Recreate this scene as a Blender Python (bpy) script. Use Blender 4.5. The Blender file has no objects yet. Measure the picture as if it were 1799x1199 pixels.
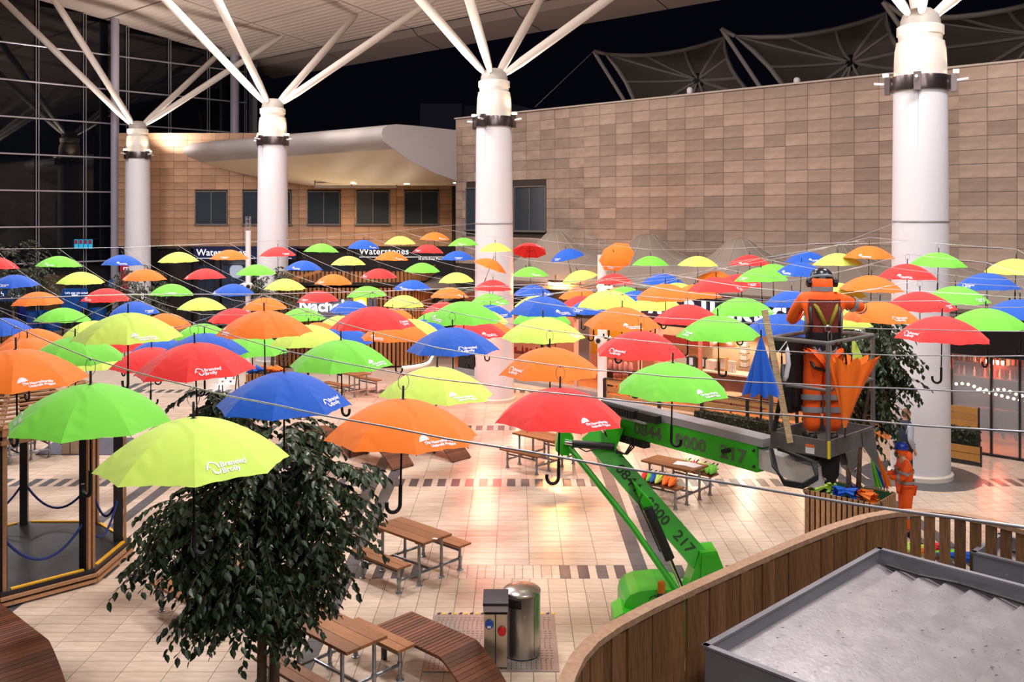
import bpy, math, random
from mathutils import Vector, Matrix, Euler
random.seed(7)
scene = bpy.context.scene
col = scene.collection
PI = math.pi
# ------------------------------------------------------------------ camera, world, lamps
F, H, CX, HY = 1650.0, 6.1, 908.0, 378.0          # focal length in pixels, eye height, principal point
cam = bpy.data.cameras.new('camera'); camo = bpy.data.objects.new('camera', cam); col.objects.link(camo)
cam.sensor_fit = 'HORIZONTAL'; cam.sensor_width = 36.0; cam.lens = 36.0 * F / 1799.0
cam.shift_x = -(CX - 899.5) / 1799.0; cam.shift_y = -(599.5 - HY) / 1799.0
cam.clip_start = 0.05; cam.clip_end = 400
camo.location = (0, 0, H); camo.rotation_euler = (PI / 2, 0, 0)
scene.camera = camo
w = bpy.data.worlds.new('night'); scene.world = w; w.use_nodes = True
bg = w.node_tree.nodes['Background']; bg.inputs[0].default_value = (0.0014, 0.0015, 0.0034, 1); bg.inputs[1].default_value = 1.0
scene.view_settings.view_transform = 'Standard'; scene.view_settings.look = 'None'
scene.view_settings.gamma = 1.0; scene.view_settings.use_curve_mapping = False
scene.view_settings.exposure = 0.0
scene.cycles.use_denoising = True
scene.cycles.max_bounces = 7; scene.cycles.transparent_max_bounces = 12
scene.cycles.sample_clamp_indirect = 6.0
UX, UY = -0.735, 0.678          # building axis u (along the column row), v is perpendicular
VX, VY = 0.678, 0.735
def uv(U, V): return (UX * U + VX * V, UY * U + VY * V)
def lamp(name, typ, loc, energy, color=(1, 1, 1), size=0.5, target=None, spot=None, blend=0.5):
    l = bpy.data.lights.new(name, typ); l.energy = energy; l.color = color
    if typ == 'AREA': l.shape = 'DISK'; l.size = size
    elif typ in ('POINT', 'SPOT'): l.shadow_soft_size = size
    if typ == 'SPOT': l.spot_size = spot or 1.2; l.spot_blend = blend
    o = bpy.data.objects.new(name, l); col.objects.link(o); o.location = loc
    if target is not None:
        d = Vector(target) - Vector(loc); o.rotation_euler = d.to_track_quat('-Z', 'Y').to_euler()
    return o
WARM = (1.0, 0.88, 0.78); NEUT = (1.0, 0.94, 0.93)
# floodlight clusters under the big roof (above the picture's upper edge)
for (U, V, e) in [(3, 8, 1500), (14, 8, 1500), (25, 9, 1500), (36, 10, 1300), (40, 14, 1500), (32, 18, 1300), (4, 18, 1500), (14, 17, 1500), (24, 16, 1500), (-6, 14, 1300), (-4, 4, 900)]:
    x, y = uv(U, V)
    lamp('roof_floodlight', 'AREA', (x, y, 15.2), e * 0.62, NEUT, 2.2, target=(x + 0.5, y + 1.5, 0))
# unseen fill lamps added above and behind the camera to brighten front faces
for (x, y, z, e) in [(-5, -3, 11.5, 270), (1, -3.5, 11.5, 270), (7, -2, 11.5, 200)]:
    lamp('front_fill_light', 'AREA', (x, y, z), e, (1.0, 0.95, 0.93), 2.0, target=(x * .8, 12, 3))
# floods aimed at the stone walls
for (U, V, e, tU) in [(6, 19, 900, 10), (16, 19, 800, 17), (27, 19, 700, 27)]:
    x, y = uv(U, V); tx, ty = uv(tU, 29.7)
    lamp('wall_floodlight', 'SPOT', (x, y, 14.5), e * 0.35, WARM, 0.6, target=(tx, ty, 7.2), spot=1.5, blend=0.9)

# wide uplights on the column clamps that wash the roof soffit
for (cx_, cy_) in [(9.45, 22.0), (-.75, 31.0), (-10.15, 39.05), (-19.5, 48.3)]:
    for sg in (-1, 1):
        lamp('roof_uplight', 'SPOT', (cx_ + sg * VX * .95, cy_ + sg * VY * .95, 9.55), 800, (1.0, 0.88, 0.8), 0.12, target=(cx_ + sg * VX * 5, cy_ + sg * VY * 5, 16.5), spot=2.5, blend=0.8)

# ------------------------------------------------------------------ pixel helpers (photo pixels -> real places)
def at_depth(px, py, Y): return Vector(((px - CX) * Y / F, Y, H - (py - HY) * Y / F))
def at_z(px, py, z):
    Y = F * (H - z) / (py - HY); return Vector(((px - CX) * Y / F, Y, z))
def px_of(p): return (CX + F * p[0] / p[1], HY + F * (H - p[2]) / p[1])
def on_line(px, V):               # plan point on the line V = const seen at pixel column px
    r = (px - CX) / F; Y = V / (VY + VX * r); return r * Y, Y

# ------------------------------------------------------------------ mesh builder
class MB:
    def __init__(s): s.v = []; s.f = []; s.t = []
    def add(s, vs, fs, tint=None):
        b = len(s.v); s.v += [tuple(p) for p in vs]; s.f += [tuple(i + b for i in f) for f in fs]
        if tint is not None: s.t += [tint] * len(fs)
        return s
    def obox(s, c, ax, ay, az, tint=None):     # centre and three half vectors
        c = Vector(c); ax = Vector(ax); ay = Vector(ay); az = Vector(az)
        vs = [c + i * ax + j * ay + k * az for k in (-1, 1) for j in (-1, 1) for i in (-1, 1)]
        return s.add(vs, [(0, 2, 3, 1), (4, 5, 7, 6), (0, 1, 5, 4), (2, 6, 7, 3), (0, 4, 6, 2), (1, 3, 7, 5)], tint)
    def box(s, x0, x1, y0, y1, z0, z1, tint=None):
        return s.obox(((x0 + x1) / 2, (y0 + y1) / 2, (z0 + z1) / 2), ((x1 - x0) / 2, 0, 0), (0, (y1 - y0) / 2, 0), (0, 0, (z1 - z0) / 2), tint)
    def rbox(s, c, sx, sy, sz, ang=0.0):       # sizes, turned by ang about z
        ca, sa = math.cos(ang), math.sin(ang)
        return s.obox(c, (ca * sx / 2, sa * sx / 2, 0), (-sa * sy / 2, ca * sy / 2, 0), (0, 0, sz / 2))
    def bar(s, p0, p1, wx, wz, up=(0, 0, 1)):  # rectangular bar between two points
        p0 = Vector(p0); p1 = Vector(p1); d = (p1 - p0); a = d / 2; n = d.normalized(); side = n.cross(Vector(up))
        if side.length < 1e-4: side = Vector((1, 0, 0))
        side.normalize(); upv = side.cross(n).normalized()
        return s.obox((p0 + p1) / 2, a, side * wx / 2, upv * wz / 2)
    def path(s, pts, r, n=8, cap=True, closed=False):
        pts = [Vector(p) for p in pts]; m = len(pts); rr = r if isinstance(r, (list, tuple)) else [r] * m
        b = len(s.v); prev = None
        for i, p in enumerate(pts):
            if closed: d = pts[(i + 1) % m] - pts[i - 1]
            else: d = pts[min(i + 1, m - 1)] - pts[max(i - 1, 0)]
            if d.length < 1e-9: d = Vector((0, 0, 1))
            d.normalize()
            if prev is None:
                a = d.orthogonal().normalized()
            else:
                a = prev - d * prev.dot(d)
                a = a.normalized() if a.length > 1e-6 else d.orthogonal().normalized()
            prev = a; c = d.cross(a)
            for k in range(n):
                t = 2 * PI * k / n; s.v.append(tuple(p + rr[i] * (math.cos(t) * a + math.sin(t) * c)))
        for i in range(m if closed else m - 1):
            i2 = (i + 1) % m
            for k in range(n):
                k2 = (k + 1) % n; s.f.append((b + i * n + k, b + i * n + k2, b + i2 * n + k2, b + i2 * n + k))
        if cap and not closed:
            s.f.append(tuple(b + k for k in reversed(range(n)))); s.f.append(tuple(b + (m - 1) * n + k for k in range(n)))
        return s
    def tube(s, p0, p1, r0, r1=None, n=8): return s.path([p0, p1], [r0, r0 if r1 is None else r1], n)
    def lathe(s, prof, n=24, c=(0, 0, 0), M=None, cap=True):
        b = len(s.v); m = len(prof)
        for (r, z) in prof:
            for k in range(n):
                t = 2 * PI * k / n; p = Vector((r * math.cos(t), r * math.sin(t), z))
                if M is not None: p = M @ p
                s.v.append((p[0] + c[0], p[1] + c[1], p[2] + c[2]))
        for i in range(m - 1):
            for k in range(n):
                k2 = (k + 1) % n; s.f.append((b + i * n + k, b + i * n + k2, b + (i + 1) * n + k2, b + (i + 1) * n + k))
        if cap:
            if prof[0][0] > 1e-5: s.f.append(tuple(b + k for k in reversed(range(n))))
            if prof[-1][0] > 1e-5: s.f.append(tuple(b + (m - 1) * n + k for k in range(n)))
        return s
    def prism(s, poly, z0, z1):
        n = len(poly); vs = [(p[0], p[1], z0) for p in poly] + [(p[0], p[1], z1) for p in poly]
        fs = [tuple(reversed(range(n))), tuple(range(n, 2 * n))] + [(i, (i + 1) % n, n + (i + 1) % n, n + i) for i in range(n)]
        return s.add(vs, fs)
    def extrude(s, pts, vec):                  # any planar polygon pushed along vec
        n = len(pts); vec = Vector(vec); vs = [Vector(p) for p in pts] + [Vector(p) + vec for p in pts]
        return s.add(vs, [tuple(reversed(range(n))), tuple(range(n, 2 * n))] + [(i, (i + 1) % n, n + (i + 1) % n, n + i) for i in range(n)])
    def ball(s, c, rx, ry=None, rz=None, n=12, m=8):
        ry = rx if ry is None else ry; rz = rx if rz is None else rz
        b = len(s.v); s.v.append((c[0], c[1], c[2] - rz))
        for i in range(1, m):
            t = -PI / 2 + PI * i / m
            for k in range(n):
                a = 2 * PI * k / n; s.v.append((c[0] + rx * math.cos(t) * math.cos(a), c[1] + ry * math.cos(t) * math.sin(a), c[2] + rz * math.sin(t)))
        s.v.append((c[0], c[1], c[2] + rz)); top = len(s.v) - 1
        for k in range(n):
            k2 = (k + 1) % n; s.f.append((b, b + 1 + k2, b + 1 + k)); s.f.append((top, b + 1 + (m - 2) * n + k, b + 1 + (m - 2) * n + k2))
            for i in range(m - 2): s.f.append((b + 1 + i * n + k, b + 1 + i * n + k2, b + 1 + (i + 1) * n + k2, b + 1 + (i + 1) * n + k))
        return s
    def grid(s, nu, nv, fn, closeu=False):
        b = len(s.v)
        for i in range(nu):
            for j in range(nv): s.v.append(tuple(fn(i, j)))
        for i in range(nu if closeu else nu - 1):
            for j in range(nv - 1):
                i2 = (i + 1) % nu; s.f.append((b + i * nv + j, b + i2 * nv + j, b + i2 * nv + j + 1, b + i * nv + j + 1))
        return s
    def mesh(s, name, mat, off=(0, 0, 0), smooth=None):
        me = bpy.data.meshes.new(name)
        me.from_pydata([(p[0] - off[0], p[1] - off[1], p[2] - off[2]) for p in s.v], [], s.f)
        if s.t:
            at = me.attributes.new('tint', 'FLOAT', 'FACE'); at.data.foreach_set('value', s.t)
        if mat is not None: me.materials.append(mat)
        if smooth is not None:
            me.polygons.foreach_set('use_smooth', [True] * len(me.polygons))
            if smooth > 0: me.set_sharp_from_angle(angle=math.radians(smooth))
        me.update()
        return me

def link(name, me, parent=None, loc=(0, 0, 0), rot=(0, 0, 0)):
    o = bpy.data.objects.new(name, me); col.objects.link(o); o.location = loc; o.rotation_euler = rot
    if parent is not None: o.parent = parent
    return o
def tag(o, label=None, cat=None, group=None, kind=None):
    if label: o['label'] = label
    if cat: o['category'] = cat
    if group: o['group'] = group
    if kind: o['kind'] = kind
    return o
def thing(name, loc, label, cat, group=None, rotz=0.0):
    return tag(link(name, None, None, loc, (0, 0, rotz)), label, cat, group)
def base_of(o):
    while o.parent: o = o.parent
    return o.location
def part(root, name, mb, mat, smooth=None, label=None, kind=None):   # mb holds world coordinates
    o = link(name, mb.mesh(name, mat, base_of(root), smooth), root); return tag(o, label, kind=kind)
def solid(name, mb, mat, label, cat, smooth=None, group=None, base=None):   # a thing that is one mesh
    if base is None:
        xs = [p[0] for p in mb.v]; ys = [p[1] for p in mb.v]; zs = [p[2] for p in mb.v]
        base = ((min(xs) + max(xs)) / 2, (min(ys) + max(ys)) / 2, min(zs))
    o = link(name, mb.mesh(name, mat, base, smooth), None, base); return tag(o, label, cat, group)
def struct(name, mb, mat, label=None, smooth=None, parent=None):
    o = link(name, mb.mesh(name, mat, (0, 0, 0), smooth), parent)
    if parent is None: tag(o, label, kind='structure')
    return o

# ------------------------------------------------------------------ materials
def srgb(r, g, b):
    f = lambda c: (c / 255 / 12.92) if c <= 10 else ((c / 255 + 0.055) / 1.055) ** 2.4
    return (f(r), f(g), f(b))
MATS = {}
def mat(name, c=(0.5, 0.5, 0.5), rough=0.6, metal=0.0, var=0.0, scale=6.0, bump=0.0, bscale=40.0, emit=0.0, ecol=None, rnd=0.0, spec=0.5,
        c2=None, alpha=None, trans=0.0, coat=0.0, stretch=None, sheen=0.0, transl=0.0):
    if name in MATS: return MATS[name]
    m = bpy.data.materials.new(name); m.use_nodes = True; nt = m.node_tree; N = nt.nodes; L = nt.links
    b = N['Principled BSDF']
    b.inputs['Base Color'].default_value = (*c, 1); b.inputs['Roughness'].default_value = rough; b.inputs['Metallic'].default_value = metal
    b.inputs['Specular IOR Level'].default_value = spec
    if coat: b.inputs['Coat Weight'].default_value = coat; b.inputs['Coat Roughness'].default_value = 0.08
    if sheen: b.inputs['Sheen Weight'].default_value = sheen
    if trans: b.inputs['Transmission Weight'].default_value = trans
    if emit: b.inputs['Emission Color'].default_value = (*(ecol or c), 1); b.inputs['Emission Strength'].default_value = emit
    tc = N.new('ShaderNodeTexCoord'); vec = tc.outputs['Object']
    if stretch:
        mp = N.new('ShaderNodeMapping'); mp.inputs['Scale'].default_value = stretch; L.new(vec, mp.inputs[0]); vec = mp.outputs[0]
    src = None
    if var > 0 or c2 is not None:
        nz = N.new('ShaderNodeTexNoise'); nz.inputs['Scale'].default_value = scale; nz.inputs['Detail'].default_value = 5; L.new(vec, nz.inputs['Vector'])
        rp = N.new('ShaderNodeValToRGB'); e = rp.color_ramp.elements; e[0].position = 0.3; e[1].position = 0.7
        lo = c2 if c2 is not None else tuple(x * (1 - var) for x in c)
        hi = c if c2 is not None else tuple(min(1, x * (1 + var)) for x in c)
        e[0].color = (*lo, 1); e[1].color = (*hi, 1); L.new(nz.outputs['Fac'], rp.inputs[0]); src = rp.outputs[0]
    if rnd > 0:
        oi = N.new('ShaderNodeObjectInfo'); at = N.new('ShaderNodeAttribute'); at.attribute_name = 'tint'
        ad = N.new('ShaderNodeMath'); ad.operation = 'ADD'; L.new(oi.outputs['Random'], ad.inputs[0]); L.new(at.outputs['Fac'], ad.inputs[1])
        fr = N.new('ShaderNodeMath'); fr.operation = 'FRACT'; L.new(ad.outputs[0], fr.inputs[0])
        mr = N.new('ShaderNodeMapRange'); mr.inputs[3].default_value = 1 - rnd; mr.inputs[4].default_value = 1 + rnd; L.new(fr.outputs[0], mr.inputs[0])
        mx = N.new('ShaderNodeVectorMath'); mx.operation = 'SCALE'
        if src is not None: L.new(src, mx.inputs[0])
        else: mx.inputs[0].default_value = c
        L.new(mr.outputs[0], mx.inputs['Scale']); src = mx.outputs[0]
    if src is not None: L.new(src, b.inputs['Base Color'])
    if bump > 0:
        n2 = N.new('ShaderNodeTexNoise'); n2.inputs['Scale'].default_value = bscale; n2.inputs['Detail'].default_value = 4; L.new(vec, n2.inputs['Vector'])
        bp = N.new('ShaderNodeBump'); bp.inputs['Strength'].default_value = bump; bp.inputs['Distance'].default_value = 0.02
        L.new(n2.outputs['Fac'], bp.inputs['Height']); L.new(bp.outputs[0], b.inputs['Normal'])
    out = N['Material Output']
    if transl > 0:
        tb = N.new('ShaderNodeBsdfTranslucent'); tb.inputs[0].default_value = (*c, 1); ms = N.new('ShaderNodeMixShader'); ms.inputs[0].default_value = transl
        L.new(b.outputs[0], ms.inputs[1]); L.new(tb.outputs[0], ms.inputs[2]); L.new(ms.outputs[0], out.inputs[0])
    if alpha is not None:
        tr = N.new('ShaderNodeBsdfTransparent'); ms = N.new('ShaderNodeMixShader'); ms.inputs[0].default_value = alpha
        L.new(tr.outputs[0], ms.inputs[1]); L.new(b.outputs[0], ms.inputs[2]); L.new(ms.outputs[0], out.inputs[0])
    MATS[name] = m
    return m
def wood(name, rgb, dark=0.45, rough=0.55, stretch=(3, 30, 30), rnd=0.18):
    c = srgb(*rgb); return mat(name, c, rough, c2=tuple(x * dark for x in c), scale=3.0, stretch=stretch, bump=0.15, bscale=12, rnd=rnd)
M_BLACK = mat('black_metal', (0.012, 0.012, 0.014), 0.4, 0.0)
M_STEEL = mat('galvanised_steel', srgb(150, 155, 162), 0.38, 0.85, var=0.2, scale=12)
M_CHROME = mat('chrome', (0.75, 0.75, 0.77), 0.15, 1.0)
M_WHITE = mat('white_paint', srgb(236, 234, 236), 0.45, var=0.03, scale=1.2)
M_CREAM = mat('cream_paint', srgb(225, 215, 203), 0.4)
M_GREYP = mat('grey_paint', srgb(150, 148, 150), 0.5, var=0.06, scale=3)
M_DARK = mat('dark_void', (0.006, 0.006, 0.008), 0.7)
M_RUBBER = mat('black_rubber', (0.01, 0.01, 0.011), 0.5)

# ------------------------------------------------------------------ flat text to mesh data
FCACHE = {}
def text_data(body, size, extrude=0.0, align='LEFT', res=2, off=0.0, shear=0.0):
    key = (body, size, extrude, align, res, off)
    if key in FCACHE: return FCACHE[key]
    cu = bpy.data.curves.new('txt', 'FONT'); cu.body = body; cu.size = size; cu.extrude = extrude; cu.align_x = align; cu.resolution_u = res; cu.offset = off
    o = bpy.data.objects.new('txt', cu); col.objects.link(o); dg = bpy.context.evaluated_depsgraph_get(); dg.update()
    me = bpy.data.meshes.new_from_object(o.evaluated_get(dg))
    vs = [tuple(v.co) for v in me.vertices]; fs = [tuple(p.vertices) for p in me.polygons]
    bpy.data.objects.remove(o); bpy.data.curves.remove(cu); bpy.data.meshes.remove(me)
    FCACHE[key] = (vs, fs); return vs, fs
def text_on(mb, body, size, org, xd, yd, extrude=0.01, align='LEFT', off=0.0, squash=1.0, res=2):
    vs, fs = text_data(body, size, extrude, align, res, off)
    org = Vector(org); xd = Vector(xd); yd = Vector(yd); nd = xd.cross(yd)
    mb.add([org + xd * (v[0] * squash) + yd * v[1] + nd * v[2] for v in vs], fs); return mb
# ------------------------------------------------------------------ floor
M_TRAV = mat('travertine', srgb(222, 204, 186), 0.23, var=0.0, c2=srgb(200, 178, 158), scale=2.2, rnd=0.08, bump=0.03, bscale=18, stretch=(1.2, 5, 5), spec=0.5)
M_SLATE = mat('dark_slate', srgb(84, 86, 90), 0.3, var=0.25, scale=7, rnd=0.15)
M_GROUT = mat('floor_base', srgb(96, 84, 74), 0.5, var=0.1, scale=3)
M_FARF = mat('far_paving', srgb(196, 180, 164), 0.35, var=0.08, scale=1.5)
mb = MB(); mb.box(-45, 40, 1.5, 34.02, -0.3, -0.012); floor = struct('floor', mb, M_GROUT, 'pale stone tile floor of the plaza with dark slate bands')
part(floor, 'far_paving', MB().box(-60, 40, 34.02, 75, -0.3, -0.001), M_FARF)
STR = [(-13.8, -13.55), (-13.35, -13.1), (-8.45, -8.2), (-8.0, -7.75), (-3.42, -3.14), (-3.0, -2.75), (2.0, 2.25), (2.43, 2.69), (7.4, 7.65), (7.85, 8.1), (12.8, 13.05), (13.25, 13.5)]
SEG = []; x = -19.0
for a, b in STR: SEG.append((x, a, 0)); SEG.append((a, b, 1)); x = b
SEG.append((x, 18.5, 0))
BANDS = [(15.75, 16.35), (21.1, 21.7), (26.6, 27.2), (32.2, 32.8)]
YS = []; y = 9.9
for a, b in BANDS: YS.append((y, a, 0)); YS.append((a, b, 1)); y = b
YS.append((y, 34.0, 0))
def cuts(a, b, step): n = max(1, round((b - a) / step)); return [(a + (b - a) * i / n, a + (b - a) * (i + 1) / n) for i in range(n)]
tiles = []
for xa, xb, dk in SEG:
    for ya, yb, band in YS:
        if dk:
            for y0, y1 in cuts(ya, yb, 0.6): tiles.append((xa, xb, y0, y1, 1))
            continue
        if band:
            if xb - xa < 0.4 or (ya < 16 and xa > -2.8 and xa < 0): 
                if xb - xa < 0.4: tiles.append((xa, xb, ya, yb, 0))
                else:
                    for x0, x1 in cuts(xa, xb, 0.324):
                        xm = (x1 - x0) * 0.56; d = 1 if (x0 < -1.6 or x0 > 0.6) else 0
                        tiles.append((x0, x0 + xm, ya, yb, d)); tiles.append((x0 + xm, x1, ya, yb, 0))
            else:
                for x0, x1 in cuts(xa, xb, 0.324):
                    xm = (x1 - x0) * 0.56; tiles.append((x0, x0 + xm, ya, yb, 1)); tiles.append((x0 + xm, x1, ya, yb, 0))
            continue
        tall = (xa >= 2.6 and yb < 27) or (xa > -2.9 and yb < 16)
        for x0, x1 in cuts(xa, xb, 0.3 if tall else 0.605):
            for y0, y1 in cuts(ya, yb, 0.6 if tall else 0.3): tiles.append((x0, x1, y0, y1, 0))
scored = []
for t in tiles:
    xm, ym = (t[0] + t[1]) / 2, (t[2] + t[3]) / 2; p = px_of((xm, ym, 0))
    vis = -40 < p[0] < 1840 and p[1] < 1230
    hidden = p[0] > 1010 + (1199 - p[1]) * 1.7          # behind the foreground parapet
    if not (-250 < p[0] < 2050): continue
    scored.append(((F / ym) ** 2 * (t[1] - t[0]) * (t[3] - t[2]) / ym * (1 if vis and not hidden else 0), t))
scored.sort(key=lambda q: -q[0])
TC = {}
def tile_mesh(w_, d_, dk):
    k = (round(w_, 3), round(d_, 3), dk)
    if k not in TC: TC[k] = MB().box(-w_ / 2 + .004, w_ / 2 - .004, -d_ / 2 + .004, d_ / 2 - .004, -0.013, 0).mesh('tile', M_SLATE if dk else M_TRAV)
    return TC[k]
rest = {0: MB(), 1: MB()}
for i, (sc, t) in enumerate(scored):
    x0, x1, y0, y1, dk = t
    if i < 296: link('tile', tile_mesh(x1 - x0, y1 - y0, dk), floor, ((x0 + x1) / 2, (y0 + y1) / 2, 0))
    else: rest[dk].box(x0 + .004, x1 - .004, y0 + .004, y1 - .004, -0.013, 0, random.random())
part(floor, 'pale_tiles', rest[0], M_TRAV, kind='stuff'); part(floor, 'slate_tiles', rest[1], M_SLATE, kind='stuff')

# ------------------------------------------------------------------ stone walls
M_STONE = mat('sandstone', srgb(168, 147, 132), 0.62, c2=srgb(143, 123, 109), scale=1.6, rnd=0.2, bump=0.1, bscale=9, stretch=(1, 1, 2.2))
M_STONE2 = mat('warm_sandstone', srgb(190, 150, 118), 0.6, c2=srgb(165, 126, 98), scale=1.6, rnd=0.15, bump=0.08, bscale=9)
M_JOINT = mat('wall_joint', srgb(58, 46, 40), 0.8)
M_WFRAME = mat('window_frame', srgb(112, 106, 104), 0.5, 0.2)
M_WGLASS = mat('window_glass', srgb(58, 66, 74), 0.06, 0.0, spec=0.8)
PC = Vector((-2.8, 43.2)); WD = Vector((0.728, -0.686)); WN = Vector((-0.686, -0.728)); TOPZ = 10.5   # wall corner, direction, outward normal
def wp(s, z, out=0.0): q = PC + WD * s + WN * out; return Vector((q.x, q.y, z))
mb = MB(); mb.obox(wp(15.5, 5.24, -0.35), Vector((WD.x, WD.y, 0)) * 15.5, Vector((WN.x, WN.y, 0)) * 0.33, (0, 0, 5.24))
wall_right = struct('wall_right', mb, M_JOINT, 'tall sandstone clad wall on the right')
part(wall_right, 'coping', MB().obox(wp(15.5, 10.53, -0.3), Vector((WD.x, WD.y, 0)) * 15.5, Vector((WN.x, WN.y, 0)) * 0.42, (0, 0, 0.03)), mat('coping', srgb(170, 158, 148), 0.5))
TW, TH = 0.8, 0.413
wins = [(0.7, 2.55, 5.4, 7.34), (3.7, 5.55, 5.4, 7.34)]
wt = []
ss = [0.0, 0.42] + [0.42 + TW * k for k in range(1, 38)]
for r in range(16):
    z1 = TOPZ - r * TH; z0 = z1 - TH
    for a, b in zip(ss[:-1], ss[1:]):
        if b > 31: continue
        if any(a < w1 - .05 and b > w0 + .05 and z0 < wz1 - .05 and z1 > wz0 + .05 for w0, w1, wz0, wz1 in wins):
            for w0, w1, wz0, wz1 in wins:                 # keep slivers beside the windows
                if a < w0 - .08 and b > w0 and z0 < wz1 and z1 > wz0: wt.append((a, w0, z0, z1))
                if b > w1 + .08 and a < w1 and z0 < wz1 and z1 > wz0: wt.append((w1, b, z0, z1))
            continue
        wt.append((a, b, z0, z1))
def vis_key(t):
    q = wp((t[0] + t[1]) / 2, (t[2] + t[3]) / 2); p = px_of(q)
    if p[0] > 1825 or p[1] > 505: return 0
    if 1568 < p[0] < 1682 or 815 < p[0] < 912: return 0.2
    return F / q.y * (t[1] - t[0])
wt.sort(key=lambda t: -vis_key(t))
SM = {}
ang_w = math.atan2(WD.y, WD.x)
restw = MB()
for i, (a, b, z0, z1) in enumerate(wt):
    out = random.uniform(0.012, 0.022)
    if i < 296:
        k = (round(b - a, 3), round(z1 - z0, 3))
        if k not in SM: SM[k] = MB().box(-k[0] / 2 + .006, k[0] / 2 - .006, -0.03, 0.0, -k[1] / 2 + .006, k[1] / 2 - .006).mesh('stone_tile', M_STONE)
        link('stone_tile', SM[k], wall_right, wp((a + b) / 2, (z0 + z1) / 2, out), (0, 0, ang_w))
    else:
        c = wp((a + b) / 2, (z0 + z1) / 2, out - .015)
        restw.obox(c, Vector((WD.x, WD.y, 0)) * ((b - a) / 2 - .006), Vector((WN.x, WN.y, 0)) * .015, (0, 0, (z1 - z0) / 2 - .006), random.random())
part(wall_right, 'stone_tiles', restw, M_STONE, kind='stuff')
def window(n, c, xd, nd, wid, hgt, z0, label, lit=False, split=0.5):
    c = Vector(c); xd = Vector(xd); nd = Vector(nd); zc = z0 + hgt / 2; cc = Vector((c.x, c.y, zc))
    fr = MB(); t = 0.05
    for sx in (-1, 1): fr.obox(cc + xd * sx * (wid / 2 - t / 2), xd * t / 2, nd * .07, (0, 0, hgt / 2))
    for sz in (-1, 1): fr.obox(cc + Vector((0, 0, sz * (hgt / 2 - t / 2))), xd * (wid / 2), nd * .07, (0, 0, t / 2))
    w_ = struct('window_%d' % n, fr, M_WFRAME, label)
    part(w_, 'mullion', MB().obox(cc + xd * (split - .5) * wid, xd * .02, nd * .05, (0, 0, hgt / 2 - t)), M_WFRAME)
    for k in (0, 1):
        xa = -wid / 2 + t if k == 0 else (split - .5) * wid; xb = (split - .5) * wid if k == 0 else wid / 2 - t
        part(w_, 'pane', MB().obox(cc + xd * (xa + xb) / 2, xd * (xb - xa) / 2, nd * .01, (0, 0, hgt / 2 - t)), M_WGLASS)
    part(w_, 'sill', MB().obox(cc + nd * .05 + Vector((0, 0, -hgt / 2)), xd * (wid / 2 + .05), nd * .08, (0, 0, .03)), M_WFRAME)
    return w_
for i, (a, b, z0, z1) in enumerate(wins):
    window(i + 1, wp((a + b) / 2, 0, -0.0), (WD.x, WD.y, 0), (WN.x, WN.y, 0), b - a, z1 - z0, z0,
           ['dark window mostly hidden behind the third white column', 'grey blind window right of the third white column'][i])

# back wall with shop fronts
BY = 50.3
mb = MB().box(-21.35, 3.0, BY + .03, BY + .6, 4.3, TOPZ); wall_back = struct('wall_back', mb, M_JOINT, 'sandstone clad back wall above the bookshop')
bw = [((343 - CX) * BY / F, (400 - CX) * BY / F), ((426 - CX) * BY / F, (512 - CX) * BY / F), ((540 - CX) * BY / F, (598 - CX) * BY / F), ((626 - CX) * BY / F, (685 - CX) * BY / F), ((710 - CX) * BY / F, (771 - CX) * BY / F)]
WZ0, WZ1 = H - 17 * BY / F, H + 42 * BY / F
n_t = 0; SM2 = {}
xs = [-21.35 + .745 * k for k in range(34)]; nr = 16; rh = (TOPZ - 4.42) / nr
for r in range(nr):
    z1 = TOPZ - r * rh; z0 = z1 - rh
    for a, b in zip(xs[:-1], xs[1:]):
        p = px_of(((a + b) / 2, BY, (z0 + z1) / 2))
        if p[0] > 806 or (p[0] > 505 and p[1] < 316) or (p[0] > 430 and 250 < p[1] < 300): continue
        segs = [(a, b)]
        if z0 < WZ1 - .1 and z1 > WZ0 + .1:
            for w0, w1 in bw:
                ns = []
                for q0, q1 in segs:
                    if q1 <= w0 or q0 >= w1: ns.append((q0, q1)); continue
                    if w0 - q0 > .08: ns.append((q0, w0))
                    if q1 - w1 > .08: ns.append((w1, q1))
                segs = ns
        for q0, q1 in segs:
            k = (round(q1 - q0, 2), round(z1 - z0, 3))
            if k not in SM2: SM2[k] = MB().box(-k[0] / 2 + .008, k[0] / 2 - .008, 0, 0.03, -k[1] / 2 + .008, k[1] / 2 - .008).mesh('stone_tile', M_STONE2)
            link('stone_tile', SM2[k], wall_back, ((q0 + q1) / 2, BY - random.uniform(0, .015), (z0 + z1) / 2)); n_t += 1
wl = ['dark window nearest the glass wall with a blue lit interior', 'window half hidden behind the second white column', 'window right of the second column mirroring the white struts',
      'fourth window along under the pale canopy soffit', 'window nearest the stone corner under the pale canopy']
for i, (a, b) in enumerate(bw): window(3 + i, ((a + b) / 2, BY - .01, 0), (1, 0, 0), (0, -1, 0), b - a, WZ1 - WZ0, WZ0, wl[i])

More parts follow.
